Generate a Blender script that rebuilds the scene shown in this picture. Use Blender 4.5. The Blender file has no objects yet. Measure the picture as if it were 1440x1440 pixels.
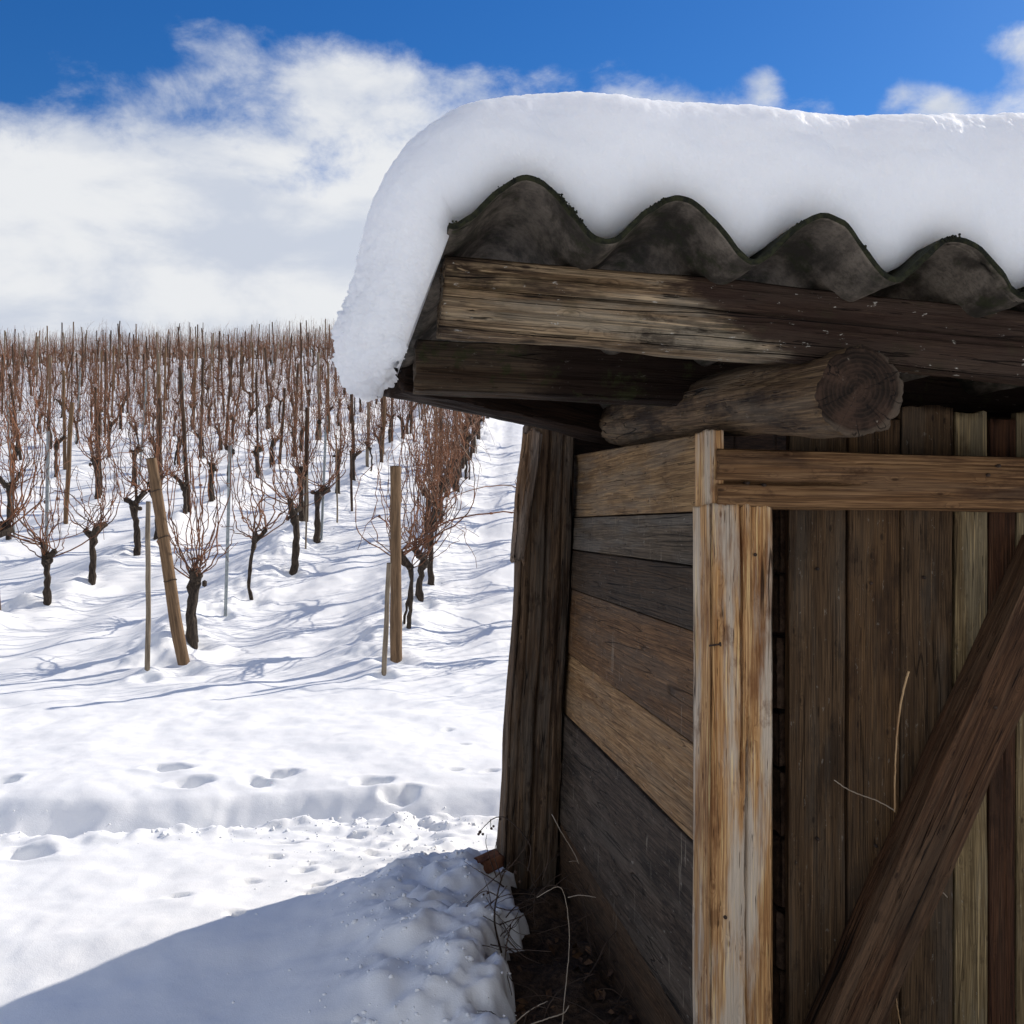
import bpy, math, random
import numpy as np
from mathutils import Vector, Matrix

random.seed(7)
C = bpy.context.scene.collection
R = math.radians

# ------------------------------------------------------------------ camera
cam_d = bpy.data.cameras.new("camera")
cam = bpy.data.objects.new("camera", cam_d)
C.objects.link(cam)
cam.location = (0, 0, 0)
cam.rotation_euler = (R(90), 0, 0)
cam_d.sensor_width = 36.0
cam_d.lens = 36.0
cam_d.shift_y = 17.0 / 1440.0
cam_d.clip_start = 0.05
cam_d.clip_end = 2000
bpy.context.scene.camera = cam

# ------------------------------------------------------------------ light
SUN_AZ, SUN_EL = R(51), R(32.5)          # azimuth measured from +Y towards +X
scn = bpy.context.scene
scn.view_settings.view_transform = 'Standard'
scn.view_settings.look = 'None'
scn.view_settings.exposure = 0.74
scn.view_settings.gamma = 1.0
scn.render.engine = 'CYCLES'
scn.cycles.use_denoising = True
scn.cycles.use_adaptive_sampling = False
scn.cycles.max_bounces = 8
scn.cycles.diffuse_bounces = 5
scn.cycles.sample_clamp_indirect = 6.0

sd = bpy.data.lights.new("sun", 'SUN')
sd.energy = 3.1
sd.angle = R(0.5)
sd.color = (1.0, 0.92, 0.80)
sun = bpy.data.objects.new("sun", sd)
C.objects.link(sun)
sdir = Vector((math.sin(SUN_AZ) * math.cos(SUN_EL), math.cos(SUN_AZ) * math.cos(SUN_EL), math.sin(SUN_EL)))
sun.rotation_euler = sdir.to_track_quat('Z', 'Y').to_euler()
sun.location = sdir * 50


class NT:
    """small helper round a node tree"""
    def __init__(self, tree):
        self.t = tree
        self.n = tree.nodes
        self.n.clear()

    def node(self, typ, **kw):
        nd = self.n.new(typ)
        for k, v in kw.items():
            setattr(nd, k, v)
        return nd

    def put(self, sock, v):
        if hasattr(v, 'is_linked') or hasattr(v, 'links'):
            self.t.links.new(v, sock)
        elif isinstance(v, (tuple, list)) and len(v) == 3 and sock.type == 'RGBA':
            sock.default_value = (*v, 1)
        else:
            sock.default_value = v

    def math(self, op, a, b=0.5, c=None, clamp=False):
        nd = self.node('ShaderNodeMath', operation=op, use_clamp=clamp)
        self.put(nd.inputs[0], a)
        self.put(nd.inputs[1], b)
        if c is not None:
            self.put(nd.inputs[2], c)
        return nd.outputs[0]

    def mix(self, f, a, b, blend='MIX'):
        nd = self.node('ShaderNodeMix', data_type='RGBA', blend_type=blend)
        self.put(nd.inputs[0], f)
        self.put(nd.inputs[6], a)
        self.put(nd.inputs[7], b)
        return nd.outputs[2]

    def step(self, v, lo, hi, a=0.0, b=1.0, smooth=True):
        nd = self.node('ShaderNodeMapRange', interpolation_type='SMOOTHSTEP' if smooth else 'LINEAR')
        self.put(nd.inputs[0], v)
        nd.inputs[1].default_value = lo
        nd.inputs[2].default_value = hi
        nd.inputs[3].default_value = a
        nd.inputs[4].default_value = b
        return nd.outputs[0]

    def mapping(self, vec, scale=(1, 1, 1), loc=(0, 0, 0)):
        nd = self.node('ShaderNodeMapping')
        self.put(nd.inputs[0], vec)
        nd.inputs['Location'].default_value = loc
        nd.inputs['Scale'].default_value = scale
        return nd.outputs[0]

    def noise(self, vec, scale=1.0, detail=4.0, rough=0.5, dist=0.0):
        nd = self.node('ShaderNodeTexNoise')
        self.put(nd.inputs['Vector'], vec)
        nd.inputs['Scale'].default_value = scale
        nd.inputs['Detail'].default_value = detail
        nd.inputs['Roughness'].default_value = rough
        nd.inputs['Distortion'].default_value = dist
        return nd.outputs[0]

    def bump(self, h, strength, dist, normal=None):
        nd = self.node('ShaderNodeBump')
        self.put(nd.inputs['Height'], h)
        nd.inputs['Strength'].default_value = strength
        nd.inputs['Distance'].default_value = dist
        if normal is not None:
            self.put(nd.inputs['Normal'], normal)
        return nd.outputs[0]


# ------------------------------------------------------------------ world: sky and clouds
world = bpy.data.worlds.new("World")
scn.world = world
world.use_nodes = True
w = NT(world.node_tree)
out = w.node('ShaderNodeOutputWorld')
bg = w.node('ShaderNodeBackground')
bg.inputs[1].default_value = 0.10
sky = w.node('ShaderNodeTexSky', sky_type='NISHITA')
sky.sun_disc = False
sky.sun_elevation = SUN_EL
sky.sun_rotation = SUN_AZ
sky.altitude = 300
sky.air_density = 1.0
sky.dust_density = 0.3
sky.ozone_density = 2.0
tc = w.node('ShaderNodeTexCoord')
dirv = tc.outputs['Generated']
sep = w.node('ShaderNodeSeparateXYZ')
w.put(sep.inputs[0], dirv)
dz = sep.outputs[2]
hs = w.node('ShaderNodeHueSaturation')
hs.inputs['Saturation'].default_value = 1.35
hs.inputs['Value'].default_value = 0.56
w.put(hs.inputs['Color'], sky.outputs[0])
blue = w.mix(1.0, hs.outputs[0], (0.56, 0.85, 1.16), 'MULTIPLY')


def skydir(px, py):
    v = Vector(((px - 720) / 1440, 1.0, (737 - py) / 1440))
    return v.normalized()


cl_vec = w.mapping(dirv, (1.0, 1.0, 1.7), (3.1, 0.4, 0.2))
n_big = w.noise(cl_vec, 5.5, 12, 0.58, 0.15)
n_fine = w.noise(w.mapping(dirv, (1.0, 1.0, 1.5), (7.7, 1.4, 5.2)), 13.0, 10, 0.64, 0.25)
shape = w.math('ADD', w.math('MULTIPLY', w.math('SUBTRACT', n_big, 0.5), 1.5), w.math('MULTIPLY', w.math('SUBTRACT', n_fine, 0.5), 1.15))
bank = w.step(dz, 0.285, 0.445, 1.0, -0.48, smooth=False)
# unseen bank added behind the camera to whiten and brighten the fill
back = w.step(sep.outputs[1], 0.15, -0.25, 0.0, 1.0)
acc = w.math('ADD', bank, w.math('MULTIPLY', back, 0.9))
# clumps of cloud standing above the bank (direction, reach, amount)
for (px, py, rad, amt) in [(490, 65, 0.10, 0.34), (330, 105, 0.13, 0.30), (620, 130, 0.14, 0.38), (90, 105, 0.10, 0.22), (250, 60, 0.08, 0.10), (560, 160, 0.12, 0.30),
                           (1262, 126, 0.030, 0.42), (1330, 140, 0.030, 0.36), (1430, 62, 0.036, 0.66), (1372, 62, 0.034, 0.40), (1400, 105, 0.03, -0.15), (440, 35, 0.05, 0.16), (300, 70, 0.05, 0.14), (120, 60, 0.05, 0.10), (1340, 10, 0.10, -0.35), (1180, 100, 0.075, -0.30), (1350, 98, 0.035, -0.3), (1400, 130, 0.06, -0.12),
                           (1080, 112, 0.030, 0.5), (1060, 152, 0.05, 0.30), (960, 150, 0.06, 0.22), (860, 145, 0.07, 0.26), (740, 130, 0.08, 0.14), (1160, 150, 0.040, 0.28), (900, 135, 0.06, 0.25),
                           (850, 72, 0.03, 0.22), (1260, 0, 0.05, 0.18), (30, 10, 0.13, -0.25), (760, 40, 0.20, -0.30),
                           (1180, 60, 0.12, -0.28), (390, 150, 0.05, -0.10), (15, 130, 0.05, -0.25)]:
    dn = w.node('ShaderNodeVectorMath', operation='DISTANCE')
    w.put(dn.inputs[0], dirv)
    dn.inputs[1].default_value = skydir(px, py)
    acc = w.math('ADD', acc, w.step(dn.outputs['Value'], 0.0, rad, amt, 0.0))
dens = w.step(w.math('ADD', acc, shape), 0.06, 0.72)
shade_n = w.noise(w.mapping(dirv, (1.0, 1.0, 2.2), (1.3, 2.2, 0.7)), 6.0, 6, 0.55, 0.3)
shade = w.step(shade_n, 0.36, 0.60)
ccol = w.mix(shade, (3.55, 3.85, 4.45), (4.95, 5.05, 5.2))
final = w.mix(dens, blue, ccol)
w.put(bg.inputs[0], final)
w.put(out.inputs[0], bg.outputs[0])

# ------------------------------------------------------------------ geometry helpers
ED = np.array([-0.132, 1.0, 0.0]); ED /= np.linalg.norm(ED)     # hut axis running away from the camera
EX = np.array([ED[1], -ED[0], 0.0])                             # hut axis running to the right
UP = np.array([0, 0, 1.0])


def ray(px, py):
    return np.array([(px - 720) / 1440.0, 1.0, (737 - py) / 1440.0])


def Pd(px, py, c):
    """the point of a pixel's ray on the hut plane at depth c"""
    r = ray(px, py)
    return r * (c / r.dot(ED))


def hut(u, c, z):
    return EX * u + ED * c + UP * z


def _hash(ix, iy, iz, seed):
    with np.errstate(over='ignore'):
        h = (ix.astype(np.uint32) * np.uint32(374761393) + iy.astype(np.uint32) * np.uint32(668265263)
             + iz.astype(np.uint32) * np.uint32(2147483647) + np.uint32(seed * 974711 + 13))
        h = (h ^ (h >> np.uint32(13))) * np.uint32(1274126177)
        h = (h ^ (h >> np.uint32(15))) * np.uint32(2246822519)
        h = h ^ (h >> np.uint32(16))
    return h.astype(np.float64) / 4294967295.0 * 2 - 1


def vnoise(x, y, z=None, seed=0):
    x = np.asarray(x, float); y = np.asarray(y, float)
    z = np.zeros_like(x) if z is None else np.asarray(z, float)
    x, y, z = np.broadcast_arrays(x, y, z)
    fx, fy, fz = np.floor(x), np.floor(y), np.floor(z)
    ix, iy, iz = fx.astype(np.int64), fy.astype(np.int64), fz.astype(np.int64)
    tx, ty, tz = x - fx, y - fy, z - fz
    q = lambda t: t * t * t * (t * (t * 6 - 15) + 10)
    tx, ty, tz = q(tx), q(ty), q(tz)
    r = 0
    for dx in (0, 1):
        wx = tx if dx else 1 - tx
        for dy in (0, 1):
            wy = ty if dy else 1 - ty
            for dzz in (0, 1):
                wz = tz if dzz else 1 - tz
                r = r + wx * wy * wz * _hash(ix + dx, iy + dy, iz + dzz, seed)
    return r


def fbm(x, y, z=None, seed=0, octv=4, gain=0.5):
    a, s, tot = 1.0, 1.0, 0
    x = np.asarray(x, float); y = np.asarray(y, float)
    for o in range(octv):
        tot = tot + a * vnoise(x * s, y * s, None if z is None else np.asarray(z, float) * s, seed + o * 17)
        a *= gain; s *= 2.03
    return tot


def sstep(x, a, b):
    t = np.clip((x - a) / (b - a), 0, 1)
    return t * t * (3 - 2 * t)


class MB:
    def __init__(self):
        self.v, self.f, self.m = [], [], []
        self.n = 0

    def add(self, verts, faces, mat=0):
        verts = np.asarray(verts, float).reshape(-1, 3)
        self.v.append(verts)
        for fc in faces:
            self.f.append(tuple(int(i) + self.n for i in fc))
        self.m += [mat] * len(faces)
        self.n += len(verts)

    def build(self, name, mats, parent=None, smooth=True, loc=None, matrix=None):
        me = bpy.data.meshes.new(name)
        V = np.concatenate(self.v)
        me.from_pydata(V.tolist(), [], self.f)
        mats = mats if isinstance(mats, (list, tuple)) else [mats]
        for m in mats:
            me.materials.append(m)
        if len(mats) > 1:
            me.polygons.foreach_set('material_index', np.array(self.m, dtype=np.int32))
        me.polygons.foreach_set('use_smooth', np.full(len(me.polygons), smooth, dtype=bool))
        me.update()
        o = bpy.data.objects.new(name, me)
        C.objects.link(o)
        if parent is not None:
            o.parent = parent
        if matrix is not None:
            o.matrix_local = matrix
        elif loc is not None:
            o.location = loc
        return o


def grid_faces(nu, nv, wrap=False):
    fs = []
    for i in range(nu - 1):
        a, b = i * nv, (i + 1) * nv
        for j in range(nv - 1 + (1 if wrap else 0)):
            k = (j + 1) % nv
            fs.append((a + j, b + j, b + k, a + k))
    return fs


def frame(o, xdir, zhint=UP):
    x = np.asarray(xdir, float); x = x / np.linalg.norm(x)
    y = np.cross(zhint, x); y /= np.linalg.norm(y)
    z = np.cross(x, y)
    M = Matrix(((x[0], y[0], z[0], o[0]), (x[1], y[1], z[1], o[1]), (x[2], y[2], z[2], o[2]), (0, 0, 0, 1)))
    return M


def timber(L, wy, hz, npf=14, nl=60, rough=0.0015, warp=0.003, bevel=0.006, cracks=(), seed=1, taper=None, endrough=0.004, gf=110):
    """squared timber along local X from 0 to L; perimeter runs bottom, +y side, top, -y side.
    cracks: (face 0..3, centre -0.5..0.5 across the face, x0, x1, half width, depth)"""
    hy, hh = wy / 2, hz / 2
    pts, nrm, fid, tpos = [], [], [], []
    corners = [(-hy, -hh), (hy, -hh), (hy, hh), (-hy, hh)]
    fn = [(0, -1), (1, 0), (0, 1), (-1, 0)]
    for k in range(4):
        a = np.array(corners[k]); b = np.array(corners[(k + 1) % 4])
        for i in range(npf):
            t = (i + 0.5) / npf
            p = a + (b - a) * t
            n = np.array(fn[k], float)
            ln = np.linalg.norm(b - a)
            e = min(t, 1 - t) * ln
            if e < bevel:
                q = (1 - e / bevel)
                side = fn[(k - 1) % 4] if t < 0.5 else fn[(k + 1) % 4]
                p = p - n * bevel * 0.45 * q * q
                n = n + np.array(side, float) * q * 0.8
                n /= np.linalg.norm(n)
            pts.append(p); nrm.append(n); fid.append(k); tpos.append(t - 0.5)
    pts = np.array(pts); nrm = np.array(nrm); fid = np.array(fid); tpos = np.array(tpos)
    m = len(pts)
    xs = np.linspace(0, L, nl)
    X = np.repeat(xs[:, None], m, 1)
    Y = np.repeat(pts[None, :, 0], nl, 0); Z = np.repeat(pts[None, :, 1], nl, 0)
    d = rough * fbm(X * 5, Y * gf, Z * gf, seed, 3) + warp * fbm(X * 2.3, Y * 9, Z * 9, seed + 5, 3)
    for (fc, pos, x0, x1, hw, dep) in cracks:
        cen = pos + 0.03 * vnoise(X * 1.8, X * 0 + fc, None, seed + 31) + 0.007 * vnoise(X * 19, X * 0, None, seed + 37)
        ln = wy if fc in (0, 2) else hz
        g = np.exp(-(((tpos[None, :] - cen) * ln) / hw) ** 2) * (fid[None, :] == fc)
        d = d - dep * g * sstep(X, x0 - 0.02, x0 + 0.05) * (1 - sstep(X, x1 - 0.08, x1 + 0.02))
    Y = Y + d * nrm[None, :, 0]; Z = Z + d * nrm[None, :, 1]
    Y = Y + warp * 1.3 * vnoise(X * 1.7, X * 0, None, seed + 71); Z = Z + warp * 1.3 * vnoise(X * 1.9, X * 0 + 3, None, seed + 73)
    ex = endrough * vnoise(Y * 45, Z * 45, None, seed + 90)
    X = X.copy(); X[0] += ex[0]; X[-1] += ex[-1]
    if taper is not None:
        Y, Z = taper(X, Y, Z)
    V = np.stack([X, Y, Z], -1).reshape(-1, 3)
    F = grid_faces(nl, m, True)
    vs = [V]; n = len(V)
    for e, row in ((0, V[:m]), (1, V[-m:])):
        prev = (0 if e == 0 else (nl - 1) * m)
        cen = row.mean(0)
        for s in (0.82, 0.5, 0.2):
            ring = cen + (row - cen) * s
            ring[:, 0] += endrough * vnoise(ring[:, 1] * 60, ring[:, 2] * 60, None, seed + 91 + e)
            vs.append(ring)
            for j in range(m):
                k = (j + 1) % m
                fc = (prev + j, prev + k, n + k, n + j)
                F.append(fc if e == 0 else fc[::-1])
            prev = n; n += m
        vs.append(cen[None, :])
        for j in range(m):
            fc = (prev + j, prev + (j + 1) % m, n)
            F.append(fc if e == 0 else fc[::-1])
        n += 1
    # faces built so that normals point outwards
    F = [f[::-1] for f in F]
    return np.concatenate(vs), F


def roundlog(L, rfun, m=40, nl=70, rough=0.003, seed=1, gf=30, caps=True, bend=0.0):
    a = np.linspace(0, 2 * math.pi, m, endpoint=False)
    xs = np.linspace(0, L, nl)
    X = np.repeat(xs[:, None], m, 1); A = np.repeat(a[None, :], nl, 0)
    r = np.array([rfun(t / L) for t in xs])[:, None]
    cy, cz = np.cos(A), np.sin(A)
    r = r * (1 + 0.05 * fbm(X * 3, cy * 1.5, cz * 1.5, seed, 3)) + rough * fbm(X * 4, cy * gf * .3, cz * gf * .3, seed + 4, 3)
    Y = r * cy + bend * vnoise(X * 2.2, X * 0, None, seed + 8); Z = r * cz + bend * vnoise(X * 2.0, X * 0 + 9, None, seed + 9)
    V = np.stack([X, Y, Z], -1).reshape(-1, 3)
    F = grid_faces(nl, m, True)
    F = [f[::-1] for f in F]
    vs = [V]; n = len(V)
    if caps:
        for e, row in ((0, V[:m]), (1, V[-m:])):
            prev = 0 if e == 0 else (nl - 1) * m
            cen = row.mean(0)
            for s in (0.93, 0.6, 0.3):
                ring = cen + (row - cen) * s
                ring[:, 0] += (-0.004 if e == 0 else 0.004) * (s < .95) + 0.003 * vnoise(ring[:, 1] * 40, ring[:, 2] * 40, None, seed + 91)
                vs.append(ring)
                for j in range(m):
                    k = (j + 1) % m
                    fc = (prev + j, prev + k, n + k, n + j)
                    F.append(fc[::-1] if e == 0 else fc)
                prev = n; n += m
            vs.append(cen[None, :])
            for j in range(m):
                fc = (prev + j, prev + (j + 1) % m, n)
                F.append(fc[::-1] if e == 0 else fc)
            n += 1
    return np.concatenate(vs), F


def tube(pts, radii, m=5):
    """a bent tube through the points, closed at the ends"""
    pts = np.asarray(pts, float)
    n = len(pts)
    t = np.gradient(pts, axis=0)
    t /= np.linalg.norm(t, axis=1)[:, None] + 1e-9
    ref = np.array([0.31, 0.95, 0.05]) if abs(t[0][2]) > 0.5 else np.array([0, 0, 1.0])
    V = []
    for i in range(n):
        a = np.cross(t[i], ref); a /= np.linalg.norm(a) + 1e-9
        b = np.cross(t[i], a)
        for k in range(m):
            an = 2 * math.pi * k / m
            V.append(pts[i] + radii[i] * (a * math.cos(an) + b * math.sin(an)))
    F = grid_faces(n, m, True)
    F.append(tuple(range(m)))
    F.append(tuple((n - 1) * m + k for k in range(m))[::-1])
    return np.array(V), F


def thing(name, label, cat, loc=(0, 0, 0), group=None, rot=None):
    o = bpy.data.objects.new(name, None)
    o.empty_display_size = 0.1
    C.objects.link(o)
    o.location = loc
    if rot is not None:
        o.rotation_euler = rot
    return tag(o, label, cat, group)


def tag(o, label, cat, group=None, kind=None):
    o['label'] = label; o['category'] = cat
    if group: o['group'] = group
    if kind: o['kind'] = kind
    return o


# ------------------------------------------------------------------ materials
def new_mat(name):
    m = bpy.data.materials.new(name)
    m.use_nodes = True
    return m, NT(m.node_tree)


def finish(g, col, rough=0.8, normal=None, spec=0.3, **kw):
    b = g.node('ShaderNodeBsdfPrincipled')
    g.put(b.inputs['Base Color'], col)
    g.put(b.inputs['Roughness'], rough)
    b.inputs['Specular IOR Level'].default_value = spec
    if normal is not None:
        g.put(b.inputs['Normal'], normal)
    for k, v in kw.items():
        g.put(b.inputs[k], v)
    o = g.node('ShaderNodeOutputMaterial')
    g.put(o.inputs[0], b.outputs[0])
    return b


def wood(name, light, mid, dark, grey=None, grey_amt=0.0, moss=0.0, flecks=0.0, seed=0.0, bump=0.6, ring=0.008, stain=0.5, rough=0.8, crack=0.5, spec=0.2, dark_end=None, streak=0.35, drip=0.0, ring_amt=0.6):
    """weathered wood, grain along local X: growth rings about a wandering pith, fibres, checks, knots and stains"""
    m, g = new_mat(name)
    co = g.node('ShaderNodeTexCoord').outputs['Object']
    off = (seed * 3.17, seed * 1.31, seed * 2.23)
    rr_ = random.Random(int(seed * 10) + 3)
    sx = g.node('ShaderNodeSeparateXYZ'); g.put(sx.inputs[0], co)
    x, y, z = sx.outputs
    wan = g.noise(g.mapping(co, (1.3, 0.01, 0.01), off), 1.0, 2, 0.5)
    wan2 = g.noise(g.mapping(co, (1.1, 0.01, 0.01), (off[0] + 7, off[1], off[2])), 1.0, 2, 0.5)
    loc_n = g.noise(g.mapping(co, (4, 22, 22), off), 1.0, 3, 0.55)
    # knots bend the grain round themselves
    vo = g.node('ShaderNodeTexVoronoi')
    g.put(vo.inputs['Vector'], g.mapping(co, (2.6, 6.2, 6.2), (off[0] + 2, off[1], off[2])))
    vd = vo.outputs['Distance']
    kn = g.step(vd, 0.13, 0.05)
    kbend = g.step(vd, 0.34, 0.06, 0.0, 0.012)
    yy = g.math('ADD', g.math('ADD', y, rr_.uniform(-.03, .03)), g.math('MULTIPLY', g.math('SUBTRACT', wan, 0.5), 0.06))
    zz = g.math('ADD', g.math('ADD', z, rr_.choice([-1, 1]) * rr_.uniform(.03, .07)), g.math('MULTIPLY', g.math('SUBTRACT', wan2, 0.5), 0.06))
    r = g.math('SQRT', g.math('ADD', g.math('MULTIPLY', yy, yy), g.math('MULTIPLY', zz, zz)))
    r = g.math('ADD', r, g.math('MULTIPLY', loc_n, 0.012))
    r = g.math('ADD', r, kbend)
    saw = g.math('FRACT', g.math('DIVIDE', r, ring))
    rings = g.math('POWER', saw, 2.2)
    fine_n = g.noise(g.mapping(co, (7, 330, 330), off), 1.0, 3, 0.6)
    mid_n = g.noise(g.mapping(co, (2.4, 75, 75), off), 1.0, 4, 0.62)
    big_n = g.noise(g.mapping(co, (3.0, 10, 10), off), 1.0, 6, 0.68)
    blot = g.noise(g.mapping(co, (9, 16, 16), (off[0], off[1] + 5, off[2])), 1.0, 6, 0.7)
    col = g.mix(g.step(mid_n, 0.34, 0.66), mid, light)
    col = g.mix(g.math('MULTIPLY', rings, ring_amt), col, tuple(a_ * .35 + b_ * .65 for a_, b_ in zip(mid, dark)))
    col = g.mix(g.math('MULTIPLY', g.step(fine_n, 0.56, 0.40), 0.55), col, dark)
    col = g.mix(g.math('MULTIPLY', g.step(big_n, 0.48, 0.64), stain), col, dark)
    if grey is not None:
        gm = g.noise(g.mapping(co, (1.7, 16, 16), (off[0] + 5, off[1], off[2] + 2)), 1.0, 6, 0.66)
        col = g.mix(g.math('MULTIPLY', g.step(gm, 0.44, 0.60), grey_amt), col, g.mix(fine_n, tuple(c * .6 for c in grey), tuple(min(1, c * 1.25) for c in grey)))
    col = g.mix(g.math('MULTIPLY', g.step(blot, 0.56, 0.68), stain * 0.75), col, tuple(c * 0.8 for c in dark))
    # drying checks, long and thin
    cn = g.noise(g.mapping(co, (0.9, 30, 30), (off[0] + 9, off[1] + 4, off[2])), 1.0, 1, 0.4)
    cr = g.step(g.math('ABSOLUTE', g.math('SUBTRACT', cn, 0.5)), 0.010, 0.0)
    crg = g.math('MULTIPLY', cr, g.step(g.noise(g.mapping(co, (2.5, 8, 8), off), 1.0, 2, 0.5), 0.48, 0.58))
    # short checks
    sn = g.noise(g.mapping(co, (14, 260, 260), (off[0] + 3, off[1] + 6, off[2])), 1.0, 2, 0.5)
    sc = g.math('MULTIPLY', g.step(sn, 0.67, 0.73), 0.8)
    crg = g.math('MAXIMUM', crg, sc)
    col = g.mix(g.math('MULTIPLY', crg, crack), col, tuple(c * 0.15 for c in dark))
    col = g.mix(g.math('MULTIPLY', kn, 0.75), col, tuple(c * 0.7 for c in dark))
    # pale raised fibres and small scratches
    sk = g.noise(g.mapping(co, (5, 210, 210), (off[0] + 1, off[1] + 8, off[2] + 6)), 1.0, 2, 0.5)
    col = g.mix(g.math('MULTIPLY', g.step(sk, 0.60, 0.72), streak), col, tuple(min(1.0, c * 1.8 + 0.01) for c in light))
    if dark_end is not None:  # dark tone past an uneven edge along local X, slanted with Z
        e = g.math('ADD', x, g.math('MULTIPLY', z, dark_end[2]))
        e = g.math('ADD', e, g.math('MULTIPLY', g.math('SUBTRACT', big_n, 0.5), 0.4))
        col = g.mix(g.step(e, dark_end[0], dark_end[1], 0.0, 0.92), col, g.mix(mid_n, dark_end[3], tuple(c * 2.4 for c in dark_end[3])))
    if moss > 0:
        mn = g.noise(co, 14.0, 8, 0.75)
        col = g.mix(g.math('MULTIPLY', g.step(mn, 0.54, 0.64), moss), col, g.mix(fine_n, (0.018, 0.020, 0.006), (0.05, 0.055, 0.018)))
    if flecks > 0:
        fn = g.noise(g.mapping(co, (40, 85, 85), off), 1.0, 4, 0.72)
        col = g.mix(g.math('MULTIPLY', g.step(fn, 0.64, 0.69), flecks), col, (0.46, 0.43, 0.37))
    if drip > 0:
        dn = g.noise(g.mapping(co, (70, 70, 5.5), off), 1.0, 3, 0.6)
        dm = g.math('MULTIPLY', g.step(dn, 0.62, 0.72), g.step(g.noise(g.mapping(co, (5, 5, 4), off), 1.0, 2, 0.5), 0.46, 0.6))
        col = g.mix(g.math('MULTIPLY', dm, drip), col, (0.34, 0.29, 0.22))
    h = g.math('ADD', g.math('MULTIPLY', fine_n, 0.5), g.math('MULTIPLY', mid_n, 0.5))
    h = g.math('SUBTRACT', h, g.math('MULTIPLY', rings, 0.30))
    h = g.math('SUBTRACT', h, g.math('MULTIPLY', crg, 1.4))
    nrm = g.bump(h, bump, 0.005)
    finish(g, col, rough, nrm, spec)
    return m


def snow_mat(name, sss=0.0, coarse=1.0, strength=0.30):
    m, g = new_mat(name)
    co = g.node('ShaderNodeTexCoord').outputs['Object']
    a = g.noise(co, 260.0 * coarse, 3, 0.6)
    b = g.noise(co, 38.0, 4, 0.55)
    h = g.math('ADD', g.math('MULTIPLY', a, 0.35), g.math('MULTIPLY', b, 0.5))
    nrm = g.bump(h, strength, 0.010)
    col = g.mix(g.step(g.noise(co, 7.0, 4, 0.6), 0.35, 0.7), (0.89, 0.90, 0.91), (0.93, 0.93, 0.93))
    kw = {}
    if sss > 0:
        kw = {'Subsurface Weight': sss, 'Subsurface Radius': (1.0, 0.95, 0.9), 'Subsurface Scale': 0.16}
    finish(g, col, 0.6, nrm, 0.25, **kw)
    return m


M_SNOW = snow_mat("snow")
M_ROOFSNOW = snow_mat("roof_snow", 1.0, 0.6, 0.42)

# wood of the hut
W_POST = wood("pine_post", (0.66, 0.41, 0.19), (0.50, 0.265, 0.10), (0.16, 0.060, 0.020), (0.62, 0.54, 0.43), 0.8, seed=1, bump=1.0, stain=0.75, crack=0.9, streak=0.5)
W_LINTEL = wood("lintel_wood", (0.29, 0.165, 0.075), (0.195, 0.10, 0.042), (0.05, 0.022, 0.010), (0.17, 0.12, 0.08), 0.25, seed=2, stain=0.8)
W_BEAM1 = wood("roof_beam_wood", (0.40, 0.285, 0.165), (0.22, 0.14, 0.074), (0.024, 0.013, 0.008), (0.32, 0.28, 0.21), 0.55, moss=0.2, flecks=0.9, seed=3, bump=1.2, stain=0.95, crack=0.95, dark_end=(0.42, 0.50, 1.6, (0.018, 0.009, 0.006)), streak=0.5)
W_BEAM2 = wood("mossy_beam_wood", (0.10, 0.065, 0.038), (0.056, 0.033, 0.019), (0.012, 0.007, 0.004), (0.10, 0.085, 0.06), 0.25, moss=0.75, flecks=0.15, seed=4, bump=0.9, stain=0.9, dark_end=(0.22, 0.32, 0.0, (0.010, 0.005, 0.003)))
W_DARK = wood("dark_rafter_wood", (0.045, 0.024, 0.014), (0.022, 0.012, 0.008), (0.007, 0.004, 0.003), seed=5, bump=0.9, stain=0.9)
W_LOG = wood("log_wood", (0.20, 0.13, 0.068), (0.11, 0.066, 0.034), (0.020, 0.011, 0.007), (0.17, 0.135, 0.095), 0.4, seed=6, bump=0.9, flecks=0.12, stain=0.9, crack=1.0)
W_LOGEND = wood("log_end_wood", (0.065, 0.036, 0.022), (0.038, 0.02, 0.012), (0.013, 0.007, 0.005), seed=6.5, bump=1.0, flecks=0.1, stain=0.9)
W_REAR = wood("corner_post_wood", (0.15, 0.092, 0.050), (0.088, 0.052, 0.029), (0.022, 0.012, 0.007), (0.15, 0.13, 0.105), 0.45, seed=7, bump=1.0, stain=0.8, crack=1.0)
W_BARK = wood("bare_bark_wood", (0.30, 0.19, 0.11), (0.18, 0.10, 0.05), (0.05, 0.025, 0.012), (0.33, 0.29, 0.25), 0.5, seed=8, bump=1.4, stain=0.8)
W_BRACE = wood("brace_wood", (0.125, 0.062, 0.030), (0.070, 0.031, 0.014), (0.018, 0.008, 0.004), (0.17, 0.115, 0.07), 0.3, seed=9, bump=1.1, ring=0.0041, stain=0.6, crack=0.9)
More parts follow.
